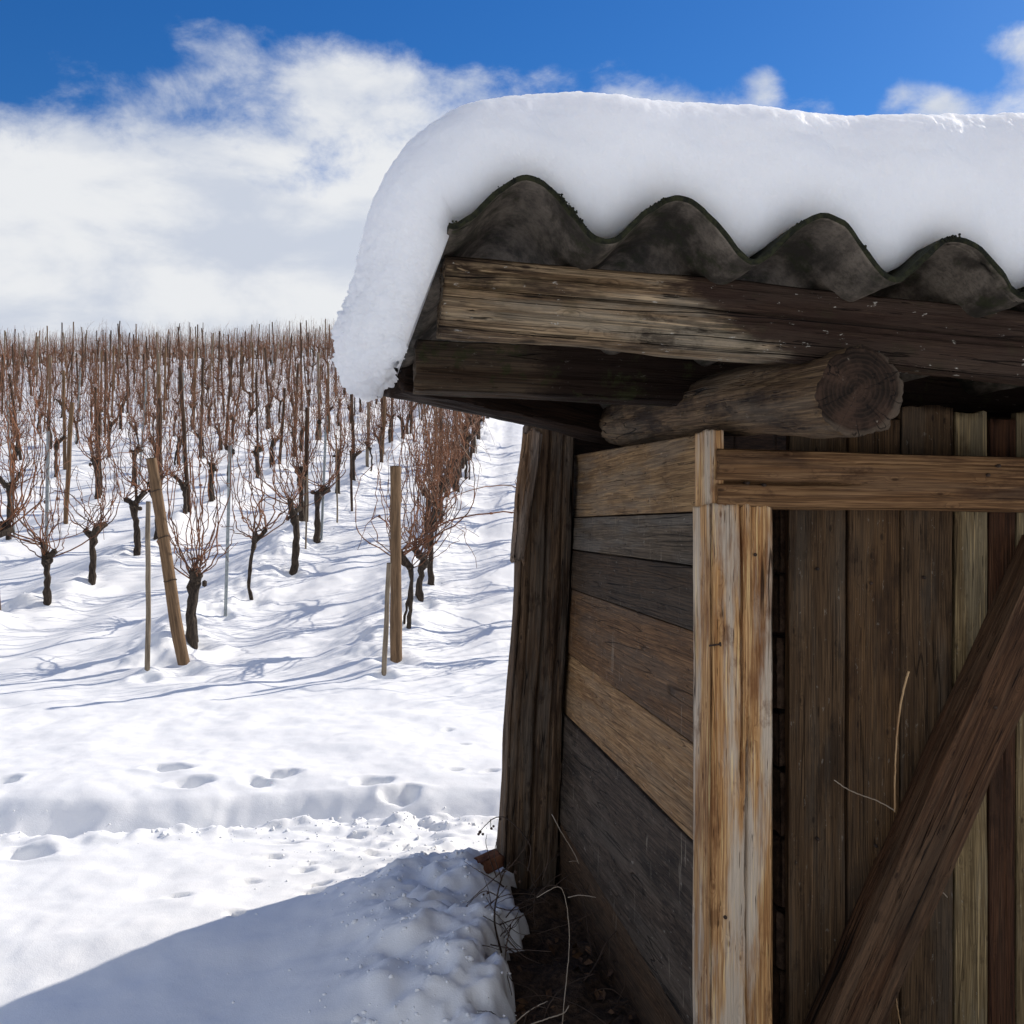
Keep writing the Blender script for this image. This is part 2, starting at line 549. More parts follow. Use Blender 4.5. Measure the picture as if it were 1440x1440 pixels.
BOARDS = [
    wood("board_tan", (0.34, 0.215, 0.10), (0.235, 0.138, 0.06), (0.075, 0.040, 0.018), (0.18, 0.15, 0.115), 0.45, seed=11, flecks=0.3, bump=0.9, ring=.012, drip=.5),
    wood("board_grey", (0.145, 0.108, 0.072), (0.088, 0.063, 0.040), (0.026, 0.019, 0.013), (0.16, 0.15, 0.135), 0.4, seed=12, flecks=0.3, bump=0.9, drip=.5),
    wood("board_black", (0.078, 0.046, 0.024), (0.044, 0.025, 0.012), (0.011, 0.007, 0.004), (0.065, 0.053, 0.042), 0.3, seed=13, flecks=0.2, bump=0.9, drip=.45),
    wood("board_brown", (0.215, 0.115, 0.050), (0.14, 0.071, 0.030), (0.045, 0.021, 0.009), (0.09, 0.07, 0.052), 0.45, seed=14, flecks=0.25, bump=0.9, ring=.012, drip=.35),
    wood("board_pale", (0.40, 0.245, 0.115), (0.28, 0.155, 0.066), (0.095, 0.045, 0.019), (0.22, 0.165, 0.11), 0.4, seed=15, flecks=0.25, bump=0.9, ring=.013, drip=.4),
    wood("board_blueblack", (0.100, 0.070, 0.049), (0.054, 0.037, 0.026), (0.012, 0.009, 0.007), (0.13, 0.102, 0.078), 0.5, seed=16, flecks=0.35, bump=1.1, drip=.6, stain=.8, ring=.011),
    wood("board_earthy", (0.12, 0.070, 0.037), (0.072, 0.040, 0.021), (0.02, 0.011, 0.006), (0.09, 0.067, 0.045), 0.3, seed=17, bump=0.9, drip=.3),
]


def logend_mat():
    m, g = new_mat("log_end_wood")
    co = g.node('ShaderNodeTexCoord').outputs['Object']
    sx = g.node('ShaderNodeSeparateXYZ'); g.put(sx.inputs[0], co)
    yy, zz = sx.outputs[1], sx.outputs[2]
    r = g.math('SQRT', g.math('ADD', g.math('MULTIPLY', yy, yy), g.math('MULTIPLY', zz, zz)))
    n = g.noise(co, 22.0, 5, 0.6)
    rr = g.math('ADD', r, g.math('MULTIPLY', n, 0.012))
    rings = g.math('SINE', g.math('MULTIPLY', rr, 900.0))
    an = g.math('ARCTAN2', zz, yy)
    cv = g.node('ShaderNodeCombineXYZ')
    g.put(cv.inputs[0], g.math('MULTIPLY', an, 1.3)); g.put(cv.inputs[1], g.math('MULTIPLY', r, 6.0)); cv.inputs[2].default_value = 3.3
    cn = g.noise(cv.outputs[0], 1.6, 3, 0.5)
    crk = g.step(g.math('ABSOLUTE', g.math('SUBTRACT', cn, 0.5)), 0.009, 0.0)
    col = g.mix(g.step(g.noise(co, 30.0, 6, 0.65), 0.38, 0.66), (0.012, 0.007, 0.004), (0.052, 0.029, 0.018))
    col = g.mix(g.step(rings, -0.2, 1.0, 0.0, 0.3), col, (0.055, 0.032, 0.02))
    col = g.mix(g.math('MULTIPLY', g.step(g.math('ADD', r, g.math('MULTIPLY', n, 0.02)), 0.070, 0.080), 0.5), col, (0.13, 0.10, 0.07))
    col = g.mix(g.math('MULTIPLY', g.step(g.noise(co, 75.0, 4, 0.7), 0.66, 0.72), 0.6), col, (0.26, 0.22, 0.17))
    col = g.mix(g.math('MULTIPLY', crk, 0.8), col, (0.006, 0.004, 0.003))
    h = g.math('ADD', g.math('MULTIPLY', rings, 0.12), g.math('SUBTRACT', n, crk))
    finish(g, col, 0.85, g.bump(h, 0.9, 0.005), 0.2)
    return m


W_LOGEND = logend_mat()
DOORW = [
    wood("door_dark", (0.125, 0.074, 0.036), (0.076, 0.043, 0.020), (0.019, 0.011, 0.006), (0.13, 0.11, 0.083), 0.28, seed=21, flecks=0.2, ring=.006, stain=0.7, bump=0.9),
    wood("door_brown", (0.135, 0.074, 0.031), (0.082, 0.043, 0.018), (0.021, 0.011, 0.006), (0.11, 0.083, 0.055), 0.25, seed=22, flecks=0.2, ring=.0055, stain=0.7, bump=0.9),
    wood("door_light", (0.31, 0.225, 0.11), (0.19, 0.13, 0.060), (0.06, 0.037, 0.017), (0.24, 0.21, 0.14), 0.45, seed=23, flecks=0.3, ring=.006, stain=0.6, bump=0.9, streak=.6),
    wood("door_red", (0.10, 0.042, 0.018), (0.058, 0.022, 0.010), (0.017, 0.007, 0.003), (0.10, 0.06, 0.034), 0.25, seed=24, ring=.007, stain=0.6, bump=0.9),
]


def sheet_mat():
    m, g = new_mat("fibre_cement")
    co = g.node('ShaderNodeTexCoord').outputs['Object']
    a = g.noise(g.mapping(co, (1.0, 0.45, 1.0)), 14.0, 7, 0.68, 0.0)
    b = g.noise(co, 120.0, 4, 0.7)
    st = g.noise(g.mapping(co, (30, 3, 30)), 1.0, 4, 0.6)
    col = g.mix(g.step(a, 0.38, 0.64), (0.040, 0.033, 0.025), (0.21, 0.175, 0.135))
    col = g.mix(g.math('MULTIPLY', g.step(b, 0.45, 0.65), 0.4), col, (0.05, 0.042, 0.032))
    col = g.mix(g.math('MULTIPLY', g.step(st, 0.5, 0.7), 0.5), col, (0.03, 0.028, 0.022))
    nm = g.node('ShaderNodeNewGeometry')
    mo = g.math('MULTIPLY', g.step(g.noise(co, 35.0, 5, 0.7), 0.48, 0.62), 0.5)
    col = g.mix(g.math('MULTIPLY', mo, g.step(a, 0.55, 0.40)), col, (0.03, 0.04, 0.01))
    nrm = g.bump(g.math('ADD', b, a), 0.6, 0.004)
    finish(g, col, 0.85, nrm, 0.2)
    return m


def simple_mat(name, c1, c2, scale=20.0, rough=0.8, bump=0.5, dist=0.004, spec=0.3, stretch=(1, 1, 1), metallic=0.0):
    m, g = new_mat(name)
    co = g.node('ShaderNodeTexCoord').outputs['Object']
    cv = g.mapping(co, stretch)
    n = g.noise(cv, scale, 6, 0.65)
    col = g.mix(g.step(n, 0.35, 0.65), c1, c2)
    nrm = g.bump(n, bump, dist)
    finish(g, col, rough, nrm, spec, Metallic=metallic)
    return m


M_SHEET = sheet_mat()
M_MOSS = simple_mat("moss_edge", (0.007, 0.008, 0.004), (0.030, 0.031, 0.012), 90, 0.95, 1.0, 0.006)
M_SOIL = simple_mat("dark_soil", (0.024, 0.014, 0.008), (0.095, 0.056, 0.032), 38, 0.95, 1.0, 0.02)
M_CANE = simple_mat("vine_cane", (0.052, 0.025, 0.015), (0.26, 0.105, 0.046), 4, 0.6, 0.3, 0.002)
M_TRUNK = simple_mat("vine_bark", (0.022, 0.016, 0.012), (0.075, 0.055, 0.04), 30, 0.95, 1.0, 0.012, stretch=(3, 3, 0.6))
M_STAKE = simple_mat("stake_wood", (0.13, 0.10, 0.07), (0.26, 0.21, 0.15), 12, 0.85, 0.8, 0.005, stretch=(6, 6, 0.5))
M_POLE = simple_mat("pole_wood", (0.10, 0.060, 0.032), (0.21, 0.13, 0.07), 10, 0.85, 0.8, 0.006, stretch=(7, 7, 0.5))
M_DPOLE = simple_mat("dark_pole_wood", (0.035, 0.021, 0.014), (0.095, 0.058, 0.036), 10, 0.9, 0.8, 0.006, stretch=(7, 7, 0.5))
M_METAL = simple_mat("galvanised_steel", (0.24, 0.27, 0.28), (0.36, 0.39, 0.40), 25, 0.5, 0.1, 0.001, metallic=0.6)
M_CUT = simple_mat("cut_end", (0.015, 0.012, 0.01), (0.04, 0.03, 0.02), 30, 0.9)
M_STRAW = simple_mat("straw", (0.36, 0.20, 0.09), (0.55, 0.38, 0.20), 8, 0.6, 0.2)
M_PALESTEM = simple_mat("pale_stem", (0.26, 0.20, 0.14), (0.42, 0.35, 0.27), 12, 0.7, 0.3)
M_DARKSTEM = simple_mat("dark_stem", (0.03, 0.019, 0.013), (0.08, 0.05, 0.034), 14, 0.8, 0.3)
M_BRICK = simple_mat("red_brick", (0.07, 0.026, 0.014), (0.17, 0.07, 0.036), 25, 0.95, 1.0, 0.01)
M_IRON = simple_mat("rusty_iron", (0.02, 0.015, 0.012), (0.07, 0.04, 0.025), 60, 0.7, 0.5, 0.001)
M_STONE = simple_mat("dark_brickwork", (0.035, 0.020, 0.013), (0.11, 0.07, 0.045), 30, 0.95, 1.0, 0.012)

# ------------------------------------------------------------------ terrain
YK = np.array([-80, -20, -4, 0, 2, 3.5, 5, 6.5, 8, 9.5, 12, 16, 20, 25, 30, 35, 40, 46, 52, 57, 62, 70, 90, 200.0])
ZK = np.array([-6, -2.4, -1.55, -1.36, -1.25, -1.17, -1.14, -1.10, -1.03, -0.83, -0.36, 0.39, 1.14, 2.10, 3.18, 4.33, 5.52, 6.98, 8.35, 9.15, 9.45, 9.3, 8.0, -6.0])


def pchip(xk, yk, x):
    h = np.diff(xk); dl = np.diff(yk) / h
    mm = np.zeros_like(xk)
    mm[0], mm[-1] = dl[0], dl[-1]
    for i in range(1, len(xk) - 1):
        if dl[i - 1] * dl[i] > 0:
            w1, w2 = 2 * h[i] + h[i - 1], h[i] + 2 * h[i - 1]
            mm[i] = (w1 + w2) / (w1 / dl[i - 1] + w2 / dl[i])
    i = np.clip(np.searchsorted(xk, x) - 1, 0, len(xk) - 2)
    t = np.clip((x - xk[i]) / h[i], 0, 1)
    return ((1 + 2 * t) * (1 - t) ** 2 * yk[i] + t * (1 - t) ** 2 * h[i] * mm[i] + t * t * (3 - 2 * t) * yk[i + 1] + t * t * (t - 1) * h[i] * mm[i + 1])


ROW_GAP, ROW_X, ROW_DRIFT = 1.75, -1.06, 0.0174


def base_h(x, y):
    z = pchip(YK, ZK, y)
    return z + 0.028 * np.clip(x + 14, -60, 40) * sstep(y, 14, 50)


FOOT = []
for (px, py, sx, sy, dep) in [(238, 1090, .075, .05, .075), (268, 1106, .07, .045, .06), (392, 1094, .06, .045, .075), (362, 1103, .05, .035, .04),
                              (522, 1102, .065, .045, .07), (566, 1114, .06, .045, .08), (30, 1190, .08, .04, .06), (86, 1167, .06, .03, .05), (60, 1140, .09, .04, .022), (190, 1136, .10, .04, .025), (300, 1132, .09, .04, .022), (430, 1136, .09, .04, .025), (585, 1128, .07, .04, .025), (610, 1160, .03, .02, .03), (575, 1188, .03, .02, .03), (640, 1140, .035, .022, .03), (590, 1222, .025, .02, .025), (500, 1170, .03, .02, .025), (380, 1200, .03, .02, .025), (350, 1235, .025, .018, .02),
                              (4, 1102, .05, .05, .07), (430, 1221, .028, .022, .03), (452, 1248, .03, .022, .03), (441, 1262, .035, .02, .025),
                              (434, 1210, .02, .016, .02), (472, 1222, .025, .02, .025), (250, 1257, .03, .018, .02), (330, 1290, .02, .014, .025),
                              (405, 1178, .05, .025, .03), (520, 1200, .02, .02, .02), (545, 1180, .03, .02, .02), (640, 1090, .03, .02, .02),
                              (650, 1055, .025, .02, .02), (630, 1035, .025, .02, .02), (160, 1140, .05, .03, .03), (690, 1092, .03, .02, .02)]:
    t = 1.15 * 1440 / (py - 737)
    FOOT.append(((px - 720) / 1440 * t, t, sx, sy, dep))


HOLES = []
for (px, py, rr0) in [(206, 944, .06), (258, 932, .10), (276, 908, .10), (317, 866, .05), (358, 842, .09), (408, 802, .08), (447, 762, .10), (539, 946, .06), (556, 927, .10), (571, 880, .08), (597, 850, .07), (62, 846, .09), (131, 820, .08), (190, 782, .07)]:
    r_ = ray(px, py) if 'ray' in globals() else None
    yy_ = np.arange(4, 16, .01)
    k_ = np.nonzero(r_[2] * yy_ < base_h(r_[0] * yy_, yy_) + .05)[0][0]
    HOLES.append((r_[0] * yy_[k_], yy_[k_], rr0))


def ground(x, y):
    z = base_h(x, y)
    u = x * EX[0] + y * EX[1]; c = x * ED[0] + y * ED[1]
    near = 1 - sstep(y, 30, 70)
    # gentle drifts
    z = z + 0.022 * fbm(x * 1.1, y * 1.5, None, 3, 3) * near + 0.10 * fbm(x * 0.16, y * 0.16, None, 5, 3) * sstep(y, 9, 30)
    z = z + 0.006 * fbm(x * 6, y * 6, None, 8, 3) * near
    z = z + 0.05 * np.exp(-((x + 1.0) / 0.8) ** 2 - ((y - 2.9) / 0.35) ** 2) + 0.04 * np.exp(-((x + 0.5) / 0.6) ** 2 - ((y - 5.4) / 0.6) ** 2)
    # banks of snow along the vine rows
    rx = (x - ROW_DRIFT * (y - 8) - ROW_X) / ROW_GAP
    fr = rx - np.round(rx)
    vin = sstep(y, 7.0, 8.2) * (1 - sstep(y, 60, 75))
    lump = fbm(x * 2.6, y * 2.6, None, 21, 4)
    z = z + vin * (np.exp(-(fr / 0.17) ** 2) * (0.095 + 0.075 * lump) + 0.006 * fbm(x * 4, y * 4, None, 25, 3) * near)
    # tractor hollows between the rows
    z = z - vin * 0.025 * np.exp(-((np.abs(fr) - 0.33) / 0.09) ** 2)
    # trodden path crossing in front of the vines
    wob = 0.075 * vnoise(x * 1.3, x * 0, None, 31) + 0.018 * vnoise(x * 5.5, x * 0, None, 32) + 0.006 * vnoise(x * 16, y * 6, None, 33)
    yc = y - wob - 0.03 * x
    strength = (0.55 + 0.45 * sstep(-x, 0.5, 0.95)) * (0.95 + 0.22 * vnoise(x * 1.9, x * 0 + 4, None, 35))
    scal = 0.012 * np.abs(vnoise(x * 3.7, x * 0 + 2, None, 36)) + 0.010 * fbm(x * 9, y * 7, None, 37, 2)
    tr = sstep(yc + scal, 3.96, 4.16) * (1 - sstep(yc - scal + 0.03, 4.20, 4.44)) * (0.95 + 0.15 * fbm(x * 6, y * 6, None, 38, 2))
    crumb = np.exp(-((yc - 4.02) / 0.14) ** 2)
    z = z - 0.15 * tr * strength + crumb * (0.024 * np.abs(fbm(x * 7, y * 9, None, 41, 3)) + 0.02 * fbm(x * 15, y * 15, None, 43, 2))
    z = z + 0.03 * np.exp(-((yc - 4.48) / 0.12) ** 2) * (0.5 + vnoise(x * 2.2, x * 0, None, 44))
    for (fx, fy, sx, sy, dep) in FOOT:
        sel = (np.abs(x - fx) < 0.4) & (np.abs(y - fy) < 0.4)
        if not sel.any():
            continue
        xs_, ys_ = x[sel], y[sel]
        ex_ = 0.35 * sx * fbm(xs_ / sx * .9, ys_ / sy * .9, None, 91, 2); ey_ = 0.35 * sy * fbm(xs_ / sx * .9, ys_ / sy * .9, None, 95, 2)
        q = ((xs_ - fx + ex_) / sx) ** 2 + ((ys_ - fy + ey_) / sy) ** 2
        z[sel] += -dep * np.exp(-q ** 1.4 * 0.8) + 0.12 * dep * np.exp(-((np.sqrt(q) - 1.7) / 0.6) ** 2)
    for (fx, fy, rr0) in HOLES:
        q = np.sqrt((x - fx) ** 2 + ((y - fy) * .8) ** 2) / rr0
        z = z - 0.06 * np.exp(-q * q) + 0.016 * np.exp(-((q - 2.0) / .8) ** 2) * (1 + lump)
    # trampled crumbs towards the hut corner
    tm = np.exp(-((x + 0.30) / 0.45) ** 2 - ((y - 3.75) / 0.4) ** 2)
    z = z + tm * 0.02 * fbm(x * 9, y * 9, None, 47, 3)
    # bank shovelled up along the side wall
    md = np.exp(-((x + 0.20) / 0.30) ** 2 - ((y - 3.10) / 0.38) ** 2)
    md2 = np.exp(-((x + 0.22) / 0.33) ** 2 - ((y - 2.45) / 0.55) ** 2)
    z = z + 0.10 * md + 0.10 * md2
    rough_b = np.exp(-((u - 0.20) / 0.26) ** 2) * sstep(c, 1.5, 2.0) * (1 - sstep(c, 3.3, 3.6))
    z = z + rough_b * (0.050 * fbm(x * 4.0, y * 4.0, None, 51, 5, 0.55) + 0.016 * np.maximum(0, fbm(x * 15, y * 15, None, 53, 4, 0.6)))
    crz = (rough_b + np.exp(-((yc - 4.0) / 0.16) ** 2) + tm) * near
    z = z + crz * 0.013 * np.maximum(0, vnoise(x * 26, y * 26, None, 57) - 0.35)
    # drip line without snow beside the wall, and nothing inside the hut
    edge = 0.27 + 0.14 * sstep(c, 2.55, 2.95) + 0.06 * vnoise(c * 5, u * 2, None, 61) + 0.05 * vnoise(c * 13, u * 9, None, 62) + 0.02 * vnoise(c * 37, u * 30, None, 63)
    dip = sstep(u, edge, edge + 0.13) * sstep(c, 0.6, 1.2) * (1 - sstep(c, 3.35, 3.6)) * (1 - sstep(u, 3.2, 3.4))
    z = z - 0.42 * dip
    return z


def g1(x, y):
    return float(ground(np.array([x]), np.array([y]))[0])


def axis(segs):
    out = []
    for a, b, h0, h1 in segs:
        x = a
        while x < b:
            out.append(x)
            t = (x - a) / (b - a)
            x += h0 + (h1 - h0) * t
    out.append(segs[-1][1])
    return np.array(out)


gx = axis([(-400, -60, 60, 8), (-60, -12, 2.5, 0.3), (-12, -3.2, 0.25, 0.035), (-3.2, 0.6, 0.0145, 0.0145), (0.6, 4, 0.03, 0.3), (4, 60, 0.4, 8), (60, 400, 10, 60)])
gy = axis([(-300, -20, 60, 4), (-20, 0.8, 3, 0.05), (0.8, 1.9, 0.03, 0.013), (1.9, 5.2, 0.011, 0.016), (5.2, 10, 0.018, 0.035), (10, 30, 0.05, 0.16), (30, 70, 0.2, 0.6), (70, 400, 1, 60)])
GX, GY = np.meshgrid(gx, gy)
GZ = ground(GX.ravel(), GY.ravel()).reshape(GX.shape)
ny, nx = GX.shape
me = bpy.data.meshes.new("snow_ground")
me.vertices.add(nx * ny)
me.vertices.foreach_set('co', np.stack([GX, GY, GZ], -1).ravel())
idx = np.arange(nx * ny).reshape(ny, nx)
quads = np.stack([idx[:-1, :-1], idx[:-1, 1:], idx[1:, 1:], idx[1:, :-1]], -1).reshape(-1, 4)
me.loops.add(quads.size)
me.loops.foreach_set('vertex_index', quads.ravel().astype(np.int32))
me.polygons.add(len(quads))
me.polygons.foreach_set('loop_start', np.arange(0, quads.size, 4, dtype=np.int32))
me.polygons.foreach_set('use_smooth', np.ones(len(quads), dtype=bool))
me.update(calc_edges=True)
me.materials.append(M_SNOW)
snow_ground = bpy.data.objects.new("snow_ground", me)
C.objects.link(snow_ground)
tag(snow_ground, "snow covered ground rising into a vineyard slope with footprints", "snow", kind='structure')

# loose crumbs of snow thrown up on the trodden path, the bank and the vine rows
rs = np.random.RandomState(404)
CR = []
for i in range(1900):
    k = rs.rand()
    if k < .36:
        yy_ = 4.02 + rs.normal(0, .10); xx_ = rs.uniform(-2.3, 0.0); yy_ += .03 * xx_
    elif k < .74:
        uu_, cc_ = rs.normal(.10, .17), rs.uniform(1.9, 3.6)
        xx_, yy_ = (EX * uu_ + ED * cc_)[:2]
    elif k < .86:
        xx_, yy_ = rs.normal(-.35, .35), rs.normal(3.7, .25)
    else:
        rw_ = rs.randint(1, 4); yy_ = rs.uniform(7.6, 14); xx_ = -1.06 - 1.75 * (rw_ - 1) + .0174 * (yy_ - 8) + rs.normal(0, .16)
    CR.append((xx_, yy_, rs.gamma(1.6, .0015) + .0009 + (.004 * rs.rand() if k > .86 else 0)))
CR = np.array(CR)
CZ = ground(CR[:, 0], CR[:, 1])
t_ = (1 + 5 ** .5) / 2
iv_ = np.array([(-1, t_, 0), (1, t_, 0), (-1, -t_, 0), (1, -t_, 0), (0, -1, t_), (0, 1, t_), (0, -1, -t_), (0, 1, -t_), (t_, 0, -1), (t_, 0, 1), (-t_, 0, -1), (-t_, 0, 1)]) / 1.9
if_ = [(0, 11, 5), (0, 5, 1), (0, 1, 7), (0, 7, 10), (0, 10, 11), (1, 5, 9), (5, 11, 4), (11, 10, 2), (10, 7, 6), (7, 1, 8), (3, 9, 4), (3, 4, 2), (3, 2, 6), (3, 6, 8), (3, 8, 9), (4, 9, 5), (2, 4, 11), (6, 2, 10), (8, 6, 7), (9, 8, 1)]
b = MB()
for (xx_, yy_, r_), zz_ in zip(CR, CZ):
    b.add(iv_ * r_ * rs.uniform(.6, 1.4, 3) * rs.uniform(.75, 1.25, (12, 1)) + (xx_, yy_, zz_ - r_ * .15), if_)
crumbs = b.build("snow_crumbs", M_SNOW)
tag(crumbs, "loose snow crumbs along the trodden path and the bank", "snow crumbs", kind='stuff')

# bare soil in the drip line
su = np.linspace(0.1, 2.9, 120); sc_ = np.linspace(1.0, 3.5, 120)
SU, SC = np.meshgrid(su, sc_)
SP = SU[..., None] * EX + SC[..., None] * ED
SP[..., 2] = -1.225 + 0.03 * fbm(SU * 6, SC * 6, None, 70, 4) + 0.012 * fbm(SU * 25, SC * 25, None, 72, 3) + 0.04 * sstep(SC, 2.4, 3.3) - 0.12 * sstep(-SU, -0.30, -0.16)
b = MB(); b.add(SP.reshape(-1, 3), grid_faces(120, 120)[::1])
soil = b.build("bare_soil", M_SOIL)
tag(soil, "dark bare soil strip under the eave beside the plank wall", "soil", kind='structure')

# ------------------------------------------------------------------ the hut
hut_o = thing("wooden_hut", "weathered wooden hut with corrugated roof and plank walls", "hut", tuple(hut(0.65, 1.93, -1.3)))
HO = hut(0.65, 1.93, -1.3)
BASE_Z = -1.36


def place(name, VF, mat, o, xdir, zhint=UP, parent=hut_o, smooth=True):
    b = MB()
    if isinstance(VF, list):
        for (V, F, mi) in VF:
            b.add(V, F, mi)
    else:
        b.add(*VF)
    p = np.asarray(o) - HO
    ob = b.build(name, mat, parent, smooth)
    ob.matrix_local = frame(p, xdir, zhint)
    return ob


def local_of(M, p):
    return np.array(M.inverted() @ Vector(p))


# --- side wall: horizontal planks, front edges read where they meet the door post
C_F, C_R = 1.985, 3.70
U_W = 0.662
plank_z = [0.185, 0.025, -0.088, -0.226, -0.466, -0.672, -1.085, -1.40]
plank_zr0 = [0.235, 0.022, -0.085, -0.213, -0.425, -0.625, -0.965, -1.36]
plank_zr = [a_ + (b_ - a_) * (C_R - C_F) / (3.40 - 1.985) for a_, b_ in zip(plank_z, plank_zr0)]
parts = []
L = C_R - C_F
for i in range(7):
    zt, zb = plank_z[i], plank_z[i + 1]
    ztr, zbr = plank_zr[i], plank_zr[i + 1]
    def tap(X, Y, Z, zt=zt, zb=zb, ztr=ztr, zbr=zbr):
        t = X / L
        top = zt + (ztr - zt) * t - 0.002; bot = zb + (zbr - zb) * t + 0.002
        h0 = 0.5
        return Y, (top + bot) / 2 + Z / 0.5 * (top - bot) * 0.5 * 2 * 0.5 * 2 / 2
    V, F = timber(L, 0.026, 1.0, npf=26, nl=60, rough=0.0012, warp=0.0015, bevel=0.004, seed=100 + i, endrough=0.001, gf=60,
                  taper=lambda X, Y, Z, zt=zt, zb=zb, ztr=ztr, zbr=zbr: (Y, ((zt + (ztr - zt) * X / L) + (zb + (zbr - zb) * X / L)) / 2 + Z * ((zt + (ztr - zt) * X / L) - (zb + (zbr - zb) * X / L) - 0.004)))
    V[:, 1] += [0.0, 0.004, 0.006, 0.001, -0.003, 0.003, -0.002][i]
    V[:, 1] += 0.075 * np.clip(V[:, 0] / 1.5, 0, 1.2) * np.clip(-V[:, 2] / 1.1 + .15, 0, 1.1)   # the old wall leans out at its back foot
    V[:, 2] += 1.3
    parts.append((V, F, i))
# local frame: X along the wall (away), Y to the left, Z up
place("side_wall", parts, BOARDS, hut(U_W + 0.013, C_F, -1.3), ED)

# --- door post with its tongue beside the lintel
def face_pt(px, py, c=1.93):
    return Pd(px, py, c)
p_l = face_pt(1000, 708)
u_l = p_l.dot(EX)
u_r = face_pt(1089, 708).dot(EX)
z_sh = face_pt(1040, 710)[2]
Wp = u_r - u_l; Dp = 0.115
hgt = z_sh - BASE_Z
V, F = timber(hgt, Wp, Dp, npf=72, nl=220, rough=0.0012, warp=0.0028, bevel=0.010, seed=200, gf=90,
              cracks=[(2, -0.02, hgt * 0.60, hgt + .1, 0.0018, 0.022), (2, 0.09, 0.0, hgt * 0.70, 0.0016, 0.022), (2, 0.06, hgt * .45, hgt * 0.74, 0.0014, 0.012)])
# local X up, Y = toward ?, Z = toward the camera (front face is face 2, z+)
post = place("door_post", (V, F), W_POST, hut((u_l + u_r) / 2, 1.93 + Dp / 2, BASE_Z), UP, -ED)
tongue_h = face_pt(985, 606)[2] - z_sh
V, F = timber(tongue_h + 0.02, 0.026, Dp * 0.95, npf=12, nl=30, rough=0.0012, warp=0.002, bevel=0.004, seed=207)
place("post_tongue", (V, F), W_POST, hut(u_l + 0.013, 1.93 + Dp / 2 + 0.002, z_sh - 0.015), UP, -ED, parent=hut_o)
# nail in the post
nb = MB()
p0, p1 = face_pt(997, 908, 1.925), face_pt(1012, 906, 1.915)
V, F = tube([p0 - HO, (p0 * .5 + p1 * .5) - HO, p1 - HO], [0.0022, 0.0022, 0.0022], 6); nb.add(V, F)
V, F = tube([p1 - HO, p1 + (p1 - p0) * 0.12 - HO], [0.0045, 0.0045], 8); nb.add(V, F)
nb.build("nail", M_IRON, hut_o)

# --- lintel
a0, a1 = face_pt(1010, 669, 1.925), face_pt(1440, 679, 1.925)
d = a1 - a0; d[0:2] = (EX * (d.dot(EX)))[0:2]
Ll = 1.75
V, F = timber(Ll, 0.10, 0.112, npf=50, nl=180, rough=0.001, warp=0.004, bevel=0.010, seed=300, gf=80,
              cracks=[(1, 0.08, -.1, 0.30, 0.003, 0.03), (3, 0.08, -.1, 0.30, 0.003, 0.03), (3, -0.28, 0.05, 1.2, 0.001, 0.004)])
# rotating the frame: X along EX, Y away (so -y faces the camera)
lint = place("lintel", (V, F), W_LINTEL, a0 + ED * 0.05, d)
lint.location = lint.location

# --- log on the wall top, end grain towards the camera
l0 = Pd(1203, 547, 1.475); l1 = Pd(845, 596, 3.42)
Ll2 = np.linalg.norm(l1 - l0)
V, F = roundlog(Ll2, lambda t: 0.0685 - 0.004 * t + 0.008 * math.exp(-((t - 0.75) / 0.1) ** 2), m=72, nl=110, rough=0.004, seed=320, bend=0.010)
n_side = 72 * 110
ncap = len(F)
mats = []
lb = MB()
per = 109 * 72
lb.add(V, F, 0)
cap_each = (ncap - per) // 2
lb.m = [0] * per + [1] * cap_each + [1] * (ncap - per - cap_each)
lo = lb.build("log_beam", [W_LOG, W_LOGEND], hut_o)
lo.matrix_local = frame(l0 - HO, l1 - l0)

# --- roof beams
b0, b1 = Pd(622, 413, 1.53), Pd(1440, 484, 1.53)
V, F = timber(np.linalg.norm(b1 - b0) * 1.9, 0.085, 0.112, npf=48, nl=240, rough=0.0030, warp=0.0045, bevel=0.012, seed=340, gf=90,
              cracks=[(3, -0.08, -.1, 1.0, 0.0022, 0.012), (3, 0.22, .05, .5, 0.0018, 0.008), (3, -0.34, .02, .35, 0.006, 0.012), (3, 0.02, .4, 1.3, 0.0018, 0.007)])
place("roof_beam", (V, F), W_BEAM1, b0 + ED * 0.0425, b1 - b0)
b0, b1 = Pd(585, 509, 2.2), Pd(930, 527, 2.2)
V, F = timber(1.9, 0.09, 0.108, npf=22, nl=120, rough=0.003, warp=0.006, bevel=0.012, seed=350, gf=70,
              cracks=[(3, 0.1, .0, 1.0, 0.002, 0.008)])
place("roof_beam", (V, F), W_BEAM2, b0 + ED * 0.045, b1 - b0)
r0, r1 = Pd(553, 526, 2.72), Pd(880, 602, 3.22)
V, F = timber(np.linalg.norm(r1 - r0) * 1.15, 0.12, 0.098, npf=18, nl=80, rough=0.003, warp=0.008, bevel=0.010, seed=360, gf=60)
place("rafter", (V, F), W_DARK, r0, r1 - r0)

